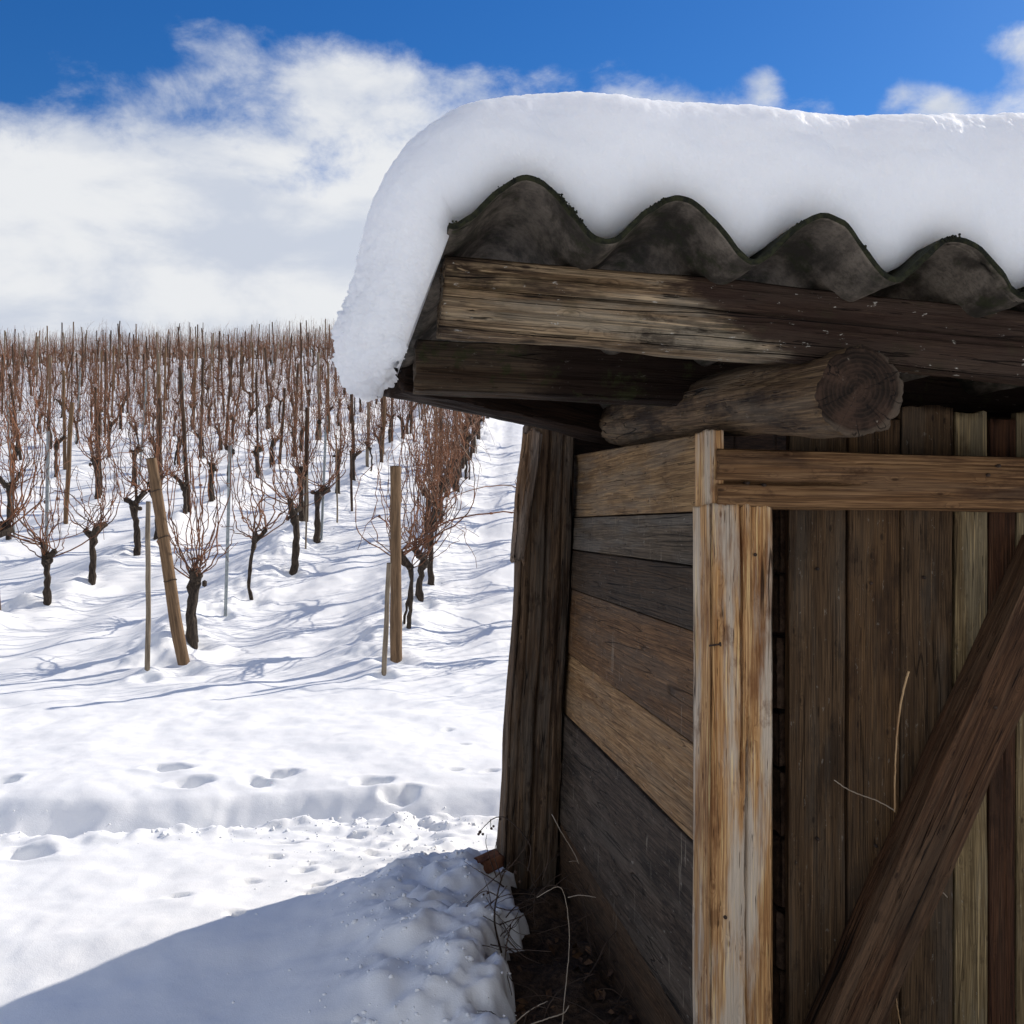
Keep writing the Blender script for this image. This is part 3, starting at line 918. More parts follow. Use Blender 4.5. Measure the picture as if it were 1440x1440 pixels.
# --- rear corner post leaning a little, with loose bark high up
q0 = hut(0.489, 3.34, -1.36); q1 = hut(0.560, 3.40, 0.33)
Lq = np.linalg.norm(q1 - q0)
V, F = timber(Lq, 0.165, 0.14, npf=44, nl=190, rough=0.003, warp=0.007, bevel=0.022, seed=380, gf=55, taper=lambda X, Y, Z: (Y * (1.10 - 0.10 * X / Lq), Z),
              cracks=[(2, 0.02, -.1, Lq + .1, 0.004, 0.022), (2, -0.28, .1, Lq * .8, 0.002, 0.008), (2, 0.3, .3, Lq, 0.0018, 0.008)])
place("corner_post", (V, F), W_REAR, q0, q1 - q0, -ED)
k0 = hut(0.475 + 0.085 * 0.66 - 0.052, 3.335, -0.11); k1 = hut(0.560 - 0.050, 3.36, 0.30)
V, F = timber(np.linalg.norm(k1 - k0), 0.05, 0.07, npf=22, nl=70, rough=0.007, warp=0.012, bevel=0.014, seed=390, gf=50, endrough=0.02)
place("loose_bark", (V, F), W_BARK, k0, k1 - k0, -ED)

# --- door: vertical boards, diagonal brace
C_D = 2.035
edges = [1106, 1188, 1262.5, 1338, 1386, 1425, 1470, 1530, 1600, 1680, 1760]
tops = [600, 590, 572, 580, 590, 580, 575, 580, 578, 585]
wmat = [0, 1, 0, 2, 3, 2, 1, 0, 1, 0]
dparts = []
door_o = hut(0.0, C_D, BASE_Z)
for i in range(10):
    ua = Pd(edges[i], 700, C_D).dot(EX); ub = Pd(edges[i + 1], 700, C_D).dot(EX)
    zt = Pd(edges[i], tops[i], C_D)[2]
    hh = zt - BASE_Z
    wdt = ub - ua - 0.004
    V, F = timber(hh, wdt, 0.024, npf=22, nl=90, rough=0.0011, warp=0.0012, bevel=0.004, seed=400 + i, gf=120,
                  cracks=[(2, random.uniform(-.3, .3), random.uniform(0, .5), hh * random.uniform(.6, 1), 0.0012, 0.006)])
    V[:, 1] -= (ua + ub) / 2          # local Y points to -EX here, see frame(UP, -ED)
    V[:, 2] += random.uniform(-.003, .003)
    dparts.append((V, F, wmat[i]))
fr = frame(np.zeros(3), UP, -ED)
ysign = float(np.dot(np.array([fr[0][1], fr[1][1], fr[2][1]]), EX))
if ysign > 0:
    for (V, F, mi) in dparts:
        pass
    dparts2 = []
    for (V, F, mi) in dparts:
        V2 = V.copy(); cen = -V[:, 1].mean(); V2[:, 1] += 2 * cen
        dparts2.append((V2, F, mi))
    dparts = dparts2
door = place("door", dparts, DOORW, door_o, UP, -ED)
# brace
C_B = 1.945
s0 = (Pd(1177, 1500, C_B)); s1 = (Pd(1465, 850, C_B))
V, F = timber(np.linalg.norm(s1 - s0) * 1.25, 0.116, 0.085, npf=50, nl=150, rough=0.0022, warp=0.003, bevel=0.004, seed=450, gf=75,
              cracks=[(2, 0.2, 0, .9, 0.0015, 0.008), (2, -0.25, .1, 1.0, 0.0012, 0.007)])
bm_c = s0 - (s1 - s0) * 0.12
bb = MB(); bb.add(V, F)
brace = bb.build("brace", W_BRACE, door)
bpy.context.view_layer.update()
Mw = frame(bm_c + ED * 0.0425, s1 - s0, -ED)
brace.matrix_parent_inverse = Matrix.Identity(4)
brace.matrix_local = (Matrix.Translation(Vector(HO)) @ frame(door_o - HO, UP, -ED)).inverted() @ Mw

# --- brick edge standing in the gap between post and door
gp = MB()
zc = BASE_Z
k = 0
while zc < Pd(1097, 775, 2.10)[2]:
    h = [0.145, 0.12, 0.16, 0.13, 0.15][k % 5]
    u0 = Pd(1086, 900, 2.10).dot(EX); u1 = Pd(1103.5, 900, 2.10).dot(EX)
    V, F = timber(h - 0.012, (u1 - u0), 0.09, npf=12, nl=16, rough=0.002, warp=0.006, bevel=0.014, seed=500 + k, gf=40)
    M = np.array(frame(hut((u0 + u1) / 2, 2.11, zc) - HO, UP, -ED))
    V = V @ M[:3, :3].T + M[:3, 3]
    gp.add(V, F); zc += h; k += 1
gp.build("brick_edge", M_STONE, hut_o)

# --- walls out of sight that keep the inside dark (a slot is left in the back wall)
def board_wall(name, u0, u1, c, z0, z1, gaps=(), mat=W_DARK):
    b = MB()
    x = u0; i = 0
    while x < u1 - 0.01:
        wd = min(0.16, u1 - x)
        skip = any(abs(x + wd / 2 - gq) < wd / 2 for gq in gaps)
        zt = z1 if not skip else z1 - 0.42
        V, F = timber(zt - z0, wd + 0.004, 0.022, npf=6, nl=20, seed=600 + i)
        M = np.array(frame(hut(x + wd / 2, c + 0.004 * (i % 2), z0) - HO, UP, -ED))
        b.add(V @ M[:3, :3].T + M[:3, 3], F)
        x += wd; i += 1
    return b.build(name, mat, hut_o)
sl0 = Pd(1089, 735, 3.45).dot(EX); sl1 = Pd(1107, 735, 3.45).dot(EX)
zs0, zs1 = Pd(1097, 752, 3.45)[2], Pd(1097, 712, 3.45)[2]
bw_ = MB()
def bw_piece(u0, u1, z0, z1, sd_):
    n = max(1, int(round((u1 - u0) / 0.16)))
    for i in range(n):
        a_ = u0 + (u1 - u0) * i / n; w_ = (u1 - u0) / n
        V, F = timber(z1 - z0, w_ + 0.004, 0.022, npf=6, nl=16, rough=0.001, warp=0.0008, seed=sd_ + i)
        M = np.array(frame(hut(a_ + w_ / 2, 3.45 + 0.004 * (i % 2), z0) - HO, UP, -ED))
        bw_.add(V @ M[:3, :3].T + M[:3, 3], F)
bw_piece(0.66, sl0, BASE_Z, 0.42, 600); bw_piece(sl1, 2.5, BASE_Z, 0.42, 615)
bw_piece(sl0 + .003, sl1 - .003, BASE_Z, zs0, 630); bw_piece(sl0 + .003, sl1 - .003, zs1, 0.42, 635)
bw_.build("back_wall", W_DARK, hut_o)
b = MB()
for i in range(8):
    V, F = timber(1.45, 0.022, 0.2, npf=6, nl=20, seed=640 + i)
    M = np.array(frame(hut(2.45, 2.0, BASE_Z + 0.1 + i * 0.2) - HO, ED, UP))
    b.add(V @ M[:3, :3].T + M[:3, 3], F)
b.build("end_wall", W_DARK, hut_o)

# --- corrugated roof sheet
peaks = [Pd(745, 249, 1.40), Pd(955, 274, 1.40), Pd(1160, 302, 1.40), Pd(1355, 330, 1.40)]
pu = np.array([p.dot(EX) for p in peaks]); pz = np.array([p[2] for p in peaks])
pitch = (pu[-1] - pu[0]) / 3
tilt = (pz[-1] - pz[0]) / (pu[-1] - pu[0])
AMP = 0.074        # peak to trough
U0 = pu[0] - pitch * 0.5


def sheet_z(u):
    """upper surface of the sheet"""
    ph = (u - pu[0]) / pitch * 2 * math.pi
    cs = np.cos(ph)
    prof = (0.5 * (1 + np.cos(ph - 0.16 * np.sin(ph)))) ** 0.86
    return pz[0] + tilt * (u - pu[0]) - AMP * (1 - prof)


SKEW = -0.028       # the left edge drifts outwards towards the back
def skew(c):
    return SKEW * (c - 1.4)


us = np.linspace(U0 - 0.004, 2.7, 420)
cs_ = np.concatenate([np.linspace(1.40, 1.5, 14), np.linspace(1.54, 3.12, 50)])
top = []; bot = []
TH = 0.008
for c in cs_:
    jag = 0.012 * fbm(us * 14, us * 0, None, 700, 3) * (1 if c < 1.42 else 0)
    zt = sheet_z(us) + 0.0015 * fbm(us * 60, us * 0 + c * 30, None, 703, 2)
    P = us[:, None] * EX + skew(c) * EX + (c + jag)[:, None] * ED
    P[:, 2] = zt
    Q = P.copy()
    dzdu = np.gradient(zt, us)
    nn = np.sqrt(1 + dzdu ** 2)
    Q[:, 2] -= TH * nn
    top.append(P); bot.append(Q)
top = np.array(top); bot = np.array(bot)
nc, nu = top.shape[:2]
sb = MB()
Vt = np.concatenate([top.reshape(-1, 3), bot.reshape(-1, 3)]) - HO
off = nc * nu
ft = grid_faces(nc, nu)
fb = [tuple(off + i for i in f[::-1]) for f in ft]
edge_f = []
for j in range(nu - 1):
    edge_f.append((j, j + 1, off + j + 1, off + j))
    kk = (nc - 1) * nu
    edge_f.append((kk + j + 1, kk + j, off + kk + j, off + kk + j + 1))
for i in range(nc - 1):
    edge_f.append((i * nu, off + i * nu, off + (i + 1) * nu, (i + 1) * nu))
    e = nu - 1
    edge_f.append((off + i * nu + e, i * nu + e, (i + 1) * nu + e, off + (i + 1) * nu + e))
sb.add(Vt, ft + fb + edge_f)
sb.m = [1] * len(ft) + [0] * len(fb) + [1] * len(edge_f)
sb.build("roof_sheet", [M_SHEET, M_MOSS], hut_o)
# moss cushions along the front edge of the sheet
rs = np.random.RandomState(5)
mb = MB()
ico_t = (1 + 5 ** .5) / 2
ico_v = np.array([(-1, ico_t, 0), (1, ico_t, 0), (-1, -ico_t, 0), (1, -ico_t, 0), (0, -1, ico_t), (0, 1, ico_t), (0, -1, -ico_t), (0, 1, -ico_t), (ico_t, 0, -1), (ico_t, 0, 1), (-ico_t, 0, -1), (-ico_t, 0, 1)]) / 1.9
ico_f = [(0, 11, 5), (0, 5, 1), (0, 1, 7), (0, 7, 10), (0, 10, 11), (1, 5, 9), (5, 11, 4), (11, 10, 2), (10, 7, 6), (7, 1, 8), (3, 9, 4), (3, 4, 2), (3, 2, 6), (3, 6, 8), (3, 8, 9), (4, 9, 5), (2, 4, 11), (6, 2, 10), (8, 6, 7), (9, 8, 1)]
for i in range(4200):
    u = rs.uniform(U0, 1.25); c = 1.397 + abs(rs.normal(0, .010))
    if vnoise(u * 23, 0.5, None, 77) < -0.1 + 0.5 * rs.rand(): continue
    if rs.rand() < 0.35:
        u = U0 + abs(rs.normal(0, 0.01)); c = rs.uniform(1.4, 2.9)
    r = rs.uniform(.0006, .0024)
    p = hut(u + skew(c), c, float(sheet_z(np.array([u]))[0]) - rs.uniform(0, .006))
    mb.add(ico_v * r * rs.uniform(.6, 1.3, 3) + p - HO, ico_f)
mb.build("moss", M_MOSS, hut_o)

# ------------------------------------------------------------------ snow slab on the roof
outer_px = [(552, 532), (538, 549), (520, 558), (503, 556), (488, 540), (476, 515), (470, 488), (475, 455), (490, 410), (504, 362), (512, 312), (524, 278), (546, 244), (578, 207), (612, 180), (655, 158), (700, 146), (760, 141), (820, 141),
            (880, 149), (940, 150), (1010, 155), (1090, 162), (1170, 165), (1210, 168), (1260, 164), (1330, 164), (1440, 164), (1560, 166), (1700, 172), (1850, 180), (2050, 200)]
op = np.array([Pd(x, y, 1.55 if x > 520 else 1.50) for x, y in outer_px])
ou, oz = op @ EX, op[:, 2]
u_e = U0; z_e = float(sheet_z(np.array([U0]))[0])
inner = []
for i, (x, y) in enumerate(outer_px):
    inner.append(None)
# inner curve: from the droop tip up its inside to the eave, then along the sheet
tl = np.concatenate([[0], np.cumsum(np.hypot(np.diff(ou), np.diff(oz)))])
NS = 1000
tt = np.linspace(0, tl[-1], NS)
OU = np.interp(tt, tl, ou); OZ = np.interp(tt, tl, oz)
def smooth(a, n):
    for _ in range(n):
        b_ = a.copy(); b_[1:-1] = (a[:-2] + 2 * a[1:-1] + a[2:]) / 4; a = b_
    return a
OU, OZ = smooth(OU, 100), smooth(OZ, 100)
kin = [(0.0, 562, 470), (0.03, 580, 452), (0.09, 604, 418), (0.16, 632, 372)]
s_e = tl[12]     # where the sheet begins on the inner curve
IU = np.zeros(NS); IZ = np.zeros(NS)
tip = Pd(562, 520, 1.44); tu, tz = tip.dot(EX), tip[2]
frac = np.clip(tt / s_e, 0, 1)
IU = np.where(tt < s_e, tu + (u_e + 0.004 - tu) * frac, 0)
IZ = np.where(tt < s_e, tz + (z_e + 0.002 - tz) * frac ** 0.9, 0)
rest = (tt - s_e) / (tl[-1] - s_e)
iu_rest = u_e + 0.004 + rest * (ou[-1] - u_e)
# outer and inner should face one another: spread the inner sheet points by the outer u
iu_rest = np.where(tt >= s_e, u_e + 0.004 + (OU - np.interp(s_e, tt, OU)) / (OU[-1] - np.interp(s_e, tt, OU)) * (OU[-1] - u_e - 0.004), 0)
IU = np.where(tt >= s_e, iu_rest, IU)
melt = 0.016 * np.exp(-((((IU - pu[0]) / pitch + 0.5) % 1.0 - 0.0) / 0.12) ** 2) + 0.016 * np.exp(-((((IU - pu[0]) / pitch + 0.5) % 1.0 - 1.0) / 0.12) ** 2)
IZ = np.where(tt >= s_e, sheet_z(IU) + 0.003 + melt, IZ)
# path from the inner front edge round the bulging face and back over the top
path = [(0.0, 0.030), (0.06, 0.016), (0.14, 0.006), (0.24, -0.002), (0.36, -0.006), (0.48, -0.006), (0.60, 0.000), (0.70, 0.010), (0.78, 0.022), (0.85, 0.038), (0.91, 0.058), (0.955, 0.085), (0.985, 0.12), (1.0, 0.17)]
pt = np.array([p[0] for p in path]); pdp = np.array([p[1] for p in path])
q = np.linspace(0, len(path) - 1, 64)
PT = np.interp(q, np.arange(len(path)), pt); PD = np.interp(q, np.arange(len(path)), pdp)
PT, PD = smooth(PT, 6), smooth(PD, 6)
back_c = np.linspace(0.19, 1.55, 100)
PT = np.concatenate([PT, np.ones(100)]); PD = np.concatenate([PD, back_c])
endn = 14
PT = np.concatenate([PT, np.cos(np.linspace(0, math.pi / 2, endn + 1))[1:]]); PD = np.concatenate([PD, 1.55 + 0.08 * np.sin(np.linspace(0, math.pi / 2, endn + 1))[1:]])
PT = np.concatenate([PT, np.zeros(60)]); PD = np.concatenate([PD, np.linspace(1.60, 0.035, 60)])
NQ = len(PT)
SV = np.zeros((NQ, NS, 3))
CF = 1.415
for i in range(NQ):
    t, dd = PT[i], PD[i]
    c = CF + dd
    # the hanging lip gets shorter towards the back
    fall = sstep(np.array([dd]), 0.06, 0.75)[0]
    lift = fall * 0.80 * np.clip(z_e - OZ, 0, 1)
    pull = fall * 0.25 * np.clip(u_e - OU, 0, 1)
    IUd = np.where(tt < s_e, IU + (u_e - IU) * 0.9 * fall, IU); IZd = np.where(tt < s_e, IZ + (z_e - IZ) * 0.9 * fall, IZ)
    u = IUd + (OU + pull - IUd) * t
    z = IZd + (OZ + lift - IZd) * t
    if dd > 0.1:
        z = z - (0.02 * sstep(np.array([dd]), 0.3, 2.2)[0]) * t
    SV[i] = (u + skew(c))[:, None] * EX + c * ED
    SV[i, :, 2] = z
# roughen along normals
du = np.gradient(SV, axis=1); dq = np.gradient(SV, axis=0)
N = np.cross(du, dq); N /= np.linalg.norm(N, axis=2)[..., None] + 1e-9
if N[40, 560].dot(np.array([0, -1, 0])) < 0:
    N = -N
x, y, z = SV[..., 0], SV[..., 1], SV[..., 2]
wt = np.clip(PT / 0.12, 0, 1)[:, None] * np.ones(NS)
lowleft = np.clip((0.46 - z) / 0.15, 0, 1) * np.clip((u_e + 0.0 - (SV @ EX)) / 0.05 + 1, 0, 1)
dsp = 0.005 * fbm(x * 5, y * 5, z * 5, 800, 3) + 0.0022 * fbm(x * 45, y * 45, z * 45, 805, 4, 0.6) + lowleft * (0.0075 * fbm(x * 50, y * 65, z * 65, 809, 4, 0.65))
# faint layers of separate snowfalls
lay = PT[:, None] + 0.05 * vnoise((SV @ EX) * 3, SV[..., 2] * 0, None, 811)
dsp = dsp - 0.0018 * np.exp(-((lay - 0.60) / 0.06) ** 2)
SV = SV + N * (dsp * wt)[..., None]
rb = MB()
fs = grid_faces(NQ, NS)
# close the underside between back and front edge along the inner curve
rb.add(SV.reshape(-1, 3), fs)
last = (NQ - 1) * NS
under = []
for j in range(NS - 1):
    under.append((last + j, j, j + 1, last + j + 1)[::-1])
rb.f += under; rb.m += [0] * len(under)
# orient
o_snow = rb.build("roof_snow", M_ROOFSNOW)
import bmesh
bm = bmesh.new(); bm.from_mesh(o_snow.data)
bmesh.ops.recalc_face_normals(bm, faces=bm.faces)
bm.to_mesh(o_snow.data); bm.free()
for p in o_snow.data.polygons: p.use_smooth = True
tag(o_snow, "thick rounded snow slab overhanging the corrugated roof of the hut", "snow slab")

# ------------------------------------------------------------------ vines
def make_trunk(rs, h):
    b = MB()
    n = 14
    pts = []; rad = []
    ax, ay = rs.uniform(-.07, .07), rs.uniform(-.11, .11)
    thick = rs.choice([.62, .8, 1.0, 1.15, 1.3])
    two = rs.rand() < .3
    for i in range(n):
        t = i / (n - 1)
        pts.append((ax * math.sin(t * 3.0) + rs.normal(0, .004), ay * math.sin(t * 2.3) + rs.normal(0, .004), -0.18 + (h + 0.18) * t))
        rad.append(thick * (0.035 * (1 - 0.35 * t) * rs.uniform(.82, 1.18) + (0.014 if t > .85 else 0)))
    V, F = tube(pts, rad, 12)
    b.add(V, F)
    if two:
        P2 = np.array(pts); P2[:, 1] += 0.075 * (1 - np.linspace(0, 1, n) ** 2); P2[:, 0] += .02
        V, F = tube(P2, np.array(rad) * .6, 10)
        b.add(V, F)
    top = np.array(pts[-1])
    arms = []
    for k in range(rs.randint(2, 5)):
        an = rs.uniform(0, 6.28); ln = rs.uniform(.06, .22)
        dv = np.array([math.cos(an) * .6, math.sin(an), rs.uniform(.3, 1.0)]); dv /= np.linalg.norm(dv)
        m1 = top + dv * ln * .5 + rs.normal(0, .008, 3); m2 = top + dv * ln
        V, F = tube([top - dv * .015, m1, m2, m2 + dv * .012], np.array([0.036, 0.026, 0.030, 0.013]) * (.45 + .55 * thick), 9)
        b.add(V, F); arms.append(m2)
    for k in range(6):
        p = top + rs.normal(0, .028, 3) * (1, 1, .7)
        b.add(ico_v * rs.uniform(.016, .032) * (.4 + .6 * thick) * rs.uniform(.7, 1.3, 3) + p, ico_f)
    V = np.concatenate(b.v)
    V += (0.006 * vnoise(V[:, 0] * 60, V[:, 1] * 60, V[:, 2] * 22, int(rs.randint(999))))[:, None] * np.array([1, 1, .3])
    b.v = [V]
    return b, top, arms


def make_canes(rs, top, arms, hmax, n, r0=0.0060, r1=0.0027):
    b = MB()
    for k in range(n):
        s = np.array(arms[rs.randint(len(arms))] if rs.rand() < .8 else top) + rs.normal(0, .012, 3)
        out = np.array([rs.normal(0, .14), rs.normal(0, .26), 0.0])
        kind = rs.rand()
        nseg = 18
        ztop = hmax * rs.uniform(.66, 1.04)
        t = np.linspace(0, 1, nseg + 1)[:, None]
        if kind < .86:
            mid = s + out * rs.uniform(1.1, 2.2) + np.array([0, 0, (ztop - s[2]) * rs.uniform(.12, .45)])
            end = np.array([s[0] * .4 + out[0] * rs.uniform(.3, 1.2), s[1] * .4 + out[1] * rs.uniform(.3, 1.2), ztop])
        elif kind < .94:     # arching over and hanging
            mid = s + out * 1.6 + np.array([0, 0, rs.uniform(.45, .8)])
            end = s + out * 3.2 + np.array([0, 0, rs.uniform(-.25, .25)])
        else:                # short spur
            mid = s + out * .7 + np.array([0, 0, .12]); end = s + out * 1.2 + np.array([0, 0, rs.uniform(.2, .4)])
        P = (1 - t) ** 2 * s + 2 * t * (1 - t) * mid + t * t * end
        wob = np.cumsum(rs.normal(0, .013, (nseg + 1, 3)), axis=0); wob -= wob[0]
        wob[:, 2] *= .3
        P = P + wob + rs.normal(0, .0035, P.shape) * (t > 0.02)
        rr = np.linspace(r0, r1, nseg + 1) * rs.uniform(.7, 1.25)
        V, F = tube(P, rr, 4)
        b.add(V, F)
        for i in range(3, nseg - 1):
            if rs.rand() < .10:
                lv = (P[i + 1] - P[i]); lv = lv / (np.linalg.norm(lv) + 1e-6) * .6 + rs.normal(0, .5, 3)
                lv[2] = abs(lv[2]) * .8
                lv /= np.linalg.norm(lv); l = rs.uniform(.06, .26)
                V, F = tube([P[i], P[i] + lv * l * .5 + rs.normal(0, .012, 3), P[i] + lv * l + np.array([rs.normal(0, .02), rs.normal(0, .02), l * .3])], [r1 * 1.1, r1 * .95, r1 * .7], 3)
                b.add(V, F)
        if rs.rand() < .3:      # a shrivelled bunch or curled leaf left behind
            b.add(ico_v * rs.uniform(.007, .016) * rs.uniform(.5, 1.5, 3) + P[rs.randint(4, 14)], ico_f)
    return b


vine_protos = []
for k in range(28):
    rs = np.random.RandomState(50 + k)
    h = rs.uniform(.38, .64)
    tb, top, arms = make_trunk(rs, h)
    cb = make_canes(rs, top, arms, rs.uniform(1.75, 2.15), rs.randint(19, 28)) if k < 14 else make_canes(rs, top, arms, rs.uniform(1.55, 1.95), rs.randint(18, 27), .0056, .0027)
    vine_protos.append((tb, cb))
proto_mesh = []


def proto(k, first=[{}]):
    d = first[0]
    if k not in d:
        tb, cb = vine_protos[k]
        t = tb.build("trunk", M_TRUNK); c = cb.build("canes", M_CANE)
        d[k] = (t.data, c.data)
        bpy.data.objects.remove(t); bpy.data.objects.remove(c)
    return d[k]


def add_vine(x, y, k, label, group, rotz=0.0, s=1.0, canes=True):
    o = thing("grapevine", label, "grapevine", (x, y, g1(x, y)), group, (0, 0, rotz))
    o.scale = (s, s, s)
    tm, cm = proto(k)
    t = bpy.data.objects.new("trunk", tm); C.objects.link(t); t.parent = o
    if canes:
        c = bpy.data.objects.new("canes", cm); C.objects.link(c); c.parent = o
    return o


def pole_mesh(kind, seed, L):
    b = MB()
    rs = np.random.RandomState(seed)
    if kind == 'metal':
        # open C profile
        w_, d_, t_ = .028, .018, .003
        prof = [(-w_ / 2, -d_ / 2), (w_ / 2, -d_ / 2), (w_ / 2, d_ / 2), (w_ / 2 - t_, d_ / 2), (w_ / 2 - t_, -d_ / 2 + t_), (-w_ / 2 + t_, -d_ / 2 + t_), (-w_ / 2 + t_, d_ / 2), (-w_ / 2, d_ / 2)]
        zs = np.linspace(-.25, L, 10)
        V = [(px_, py_, z_) for z_ in zs for (px_, py_) in prof]
        F = [f[::-1] for f in grid_faces(10, 8, True)] + [(0, 1, 4, 5), (1, 2, 3, 4), (0, 5, 6, 7)]
        t0_ = 72
        F += [(t0_ + 5, t0_ + 4, t0_ + 1, t0_), (t0_ + 4, t0_ + 3, t0_ + 2, t0_ + 1), (t0_ + 7, t0_ + 6, t0_ + 5, t0_)]
        b.add(V, F)
        return b, M_METAL
    r = {'thick': .046, 'post': .031, 'stake': .019, 'thin': .012}[kind]
    V, F = roundlog(L + .25, lambda t: r * (1 - .12 * t), m=14 if kind in ('thick', 'post') else 8, nl=26, rough=.003 if r > .03 else .0015, seed=seed, bend=.010)
    V2 = np.stack([V[:, 1], V[:, 2], V[:, 0] - .25], -1)
    b.add(V2, F)
    mm_ = 14 if kind in ('thick', 'post') else 8
    ns_ = 25 * mm_; nc_ = (len(F) - ns_) // 2
    b.m = [0] * (ns_ + nc_) + [1] * (len(F) - ns_ - nc_)
    return b, None


pole_cache = {}


def add_pole(x, y, kind, L, label, cat, group=None, lean=(0, 0), mat=None, seed=1, name=None):
    key = (kind, round(L, 2), seed, mat.name if mat else '')
    if key not in pole_cache:
        b, m = pole_mesh(kind, seed, L)
        o = b.build(name or "post", m if m else [mat, M_CUT])
        pole_cache[key] = o.data
    else:
        o = bpy.data.objects.new(name or "post", pole_cache[key]); C.objects.link(o)
    o.location = (x, y, g1(x, y))
    o.rotation_mode = 'ZXY'
    o.rotation_euler = (lean[1], lean[0], random.uniform(0, 6.28) if kind != 'metal' else random.uniform(-.3, .3))
    tag(o, label, cat, group)
    return o


def hit(px, py):
    r = ray(px, py)
    ys = np.concatenate([np.arange(1.5, 12, .02), np.arange(12, 70, .1)])
    gz = ground(r[0] * ys, ys)
    below = np.nonzero(r[2] * ys < gz)[0]
    yy = ys[below[0]] if len(below) else 60.0
    return r[0] * yy, yy


VROT = math.atan(-ROW_DRIFT)
taken = []


def near_vine(px, py, k, label, s=1.0, rot=0.0, group="grapevines nearest the camera"):
    x, y = hit(px, py); taken.append((x, y))
    return add_vine(x, y, k, label, group, rot, s)


def near_pole(px, py, ptop, kind, label, cat, mat=None, lean=None, seed=1, group=None, name=None):
    x, y = hit(px, py); taken.append((x, y))
    zb = g1(x, y)
    tp = ray(*ptop) * y
    L = tp[2] - zb
    return add_pole(x, y, kind, L, label, cat, group, (math.atan2(tp[0] - x, L), 0), mat, seed, name)


GV = "grapevines at the near end of the rows"
GP = "poles at the near end of the rows"
# second row from the hut
near_pole(206, 944, (210, 706), 'stake', "thin grey timber stake left of the thick leaning post", "stake", M_STAKE, seed=3, group=GP, name="vine_stake")
lp = near_pole(258, 932, (211, 642), 'thick', "thick leaning wooden end post with dark cut top", "post", M_POLE, seed=4, group=GP, name="vineyard_post")
bpy.context.view_layer.update()
for k_, h_ in enumerate((0.62, 0.95, 1.30)):
    bb_ = MB()
    an_ = np.linspace(0, 2 * math.pi, 17)
    ring_ = np.stack([.0465 * np.cos(an_), .0465 * np.sin(an_), h_ + .006 * np.sin(an_ * 2)], -1)
    V, F = tube(ring_, [.0035] * 17, 5); bb_.add(V, F)
    bb_.build("wire_band", M_IRON, lp)
near_vine(276, 908, 0, "gnarled grapevine right of the thick leaning post", 1.0, 0.2, GV)
near_pole(317, 866, (324, 626), 'metal', "grey metal stake right of the gnarled vine by the leaning post", "stake", None, group=GP, name="metal_stake")
near_vine(358, 842, 1, "grapevine with split double trunk right of the grey metal stake", 1.0, 0.6, GV)
near_vine(408, 802, 2, "grapevine between the split trunk vine and the short thin stake", 1.0, 1.9, GV)
near_pole(430, 772, (432, 668), 'thin', "short thin wooden stake beside the stout dark vine", "stake", M_STAKE, seed=6, group=GP, name="vine_stake")
near_vine(446, 764, 3, "stout dark grapevine against a tall grey metal stake", 1.0, 2.4, GV)
near_pole(452, 760, (459, 585), 'metal', "tall grey metal stake against the stout dark vine", "stake", None, group=GP, name="metal_stake")
near_pole(474, 735, (473, 612), 'thin', "pale thin stake past the tall metal stake, second row", "stake", M_STAKE, seed=7, group=GP, name="vine_stake")
near_pole(495, 720, (493, 634), 'stake', "short dark stake past the pale thin stake, second row", "stake", M_DPOLE, seed=8, group=GP, name="vine_stake")
# first row from the hut
near_pole(539, 946, (549, 792), 'stake', "short grey stake leaning against the sturdy upright end post", "stake", M_STAKE, seed=9, group=GP, name="vine_stake")
near_pole(556, 927, (556, 656), 'thick', "sturdy upright wooden end post nearest the hut", "post", M_POLE, seed=10, group=GP, name="vineyard_post")
near_vine(571, 880, 4, "grapevine directly behind the sturdy upright end post", 1.0, 1.0, GV)
near_vine(597, 850, 5, "slim grapevine second behind the upright end post", 1.0, 2.6, GV)
near_vine(610, 823, 6, "dark trunked grapevine third behind the upright end post", 1.05, 0.4, GV)
# third row
near_vine(62, 847, 7, "grapevine with bent arm beside the leftmost grey metal stake", 1.0, 2.2, GV)
near_pole(64, 843, (68, 606), 'metal', "leftmost grey metal stake, near end of the third row", "stake", None, group=GP, name="metal_stake")
near_vine(131, 820, 8, "slender forked grapevine right of the leftmost metal stake", 1.0, 0.9, GV)
near_vine(190, 782, 2, "thin grapevine left of the thick leaning post top", 0.95, 4.1, GV)
near_pole(193, 779, (189, 655), 'stake', "reddish stake behind the thin vine of the third row", "stake", M_DPOLE, seed=11, group=GP, name="vine_stake")
near_pole(92, 736, (102, 566), 'post', "pale brown leaning post in the fourth row from the hut", "post", M_POLE, seed=12, group=GP, name="vineyard_post")

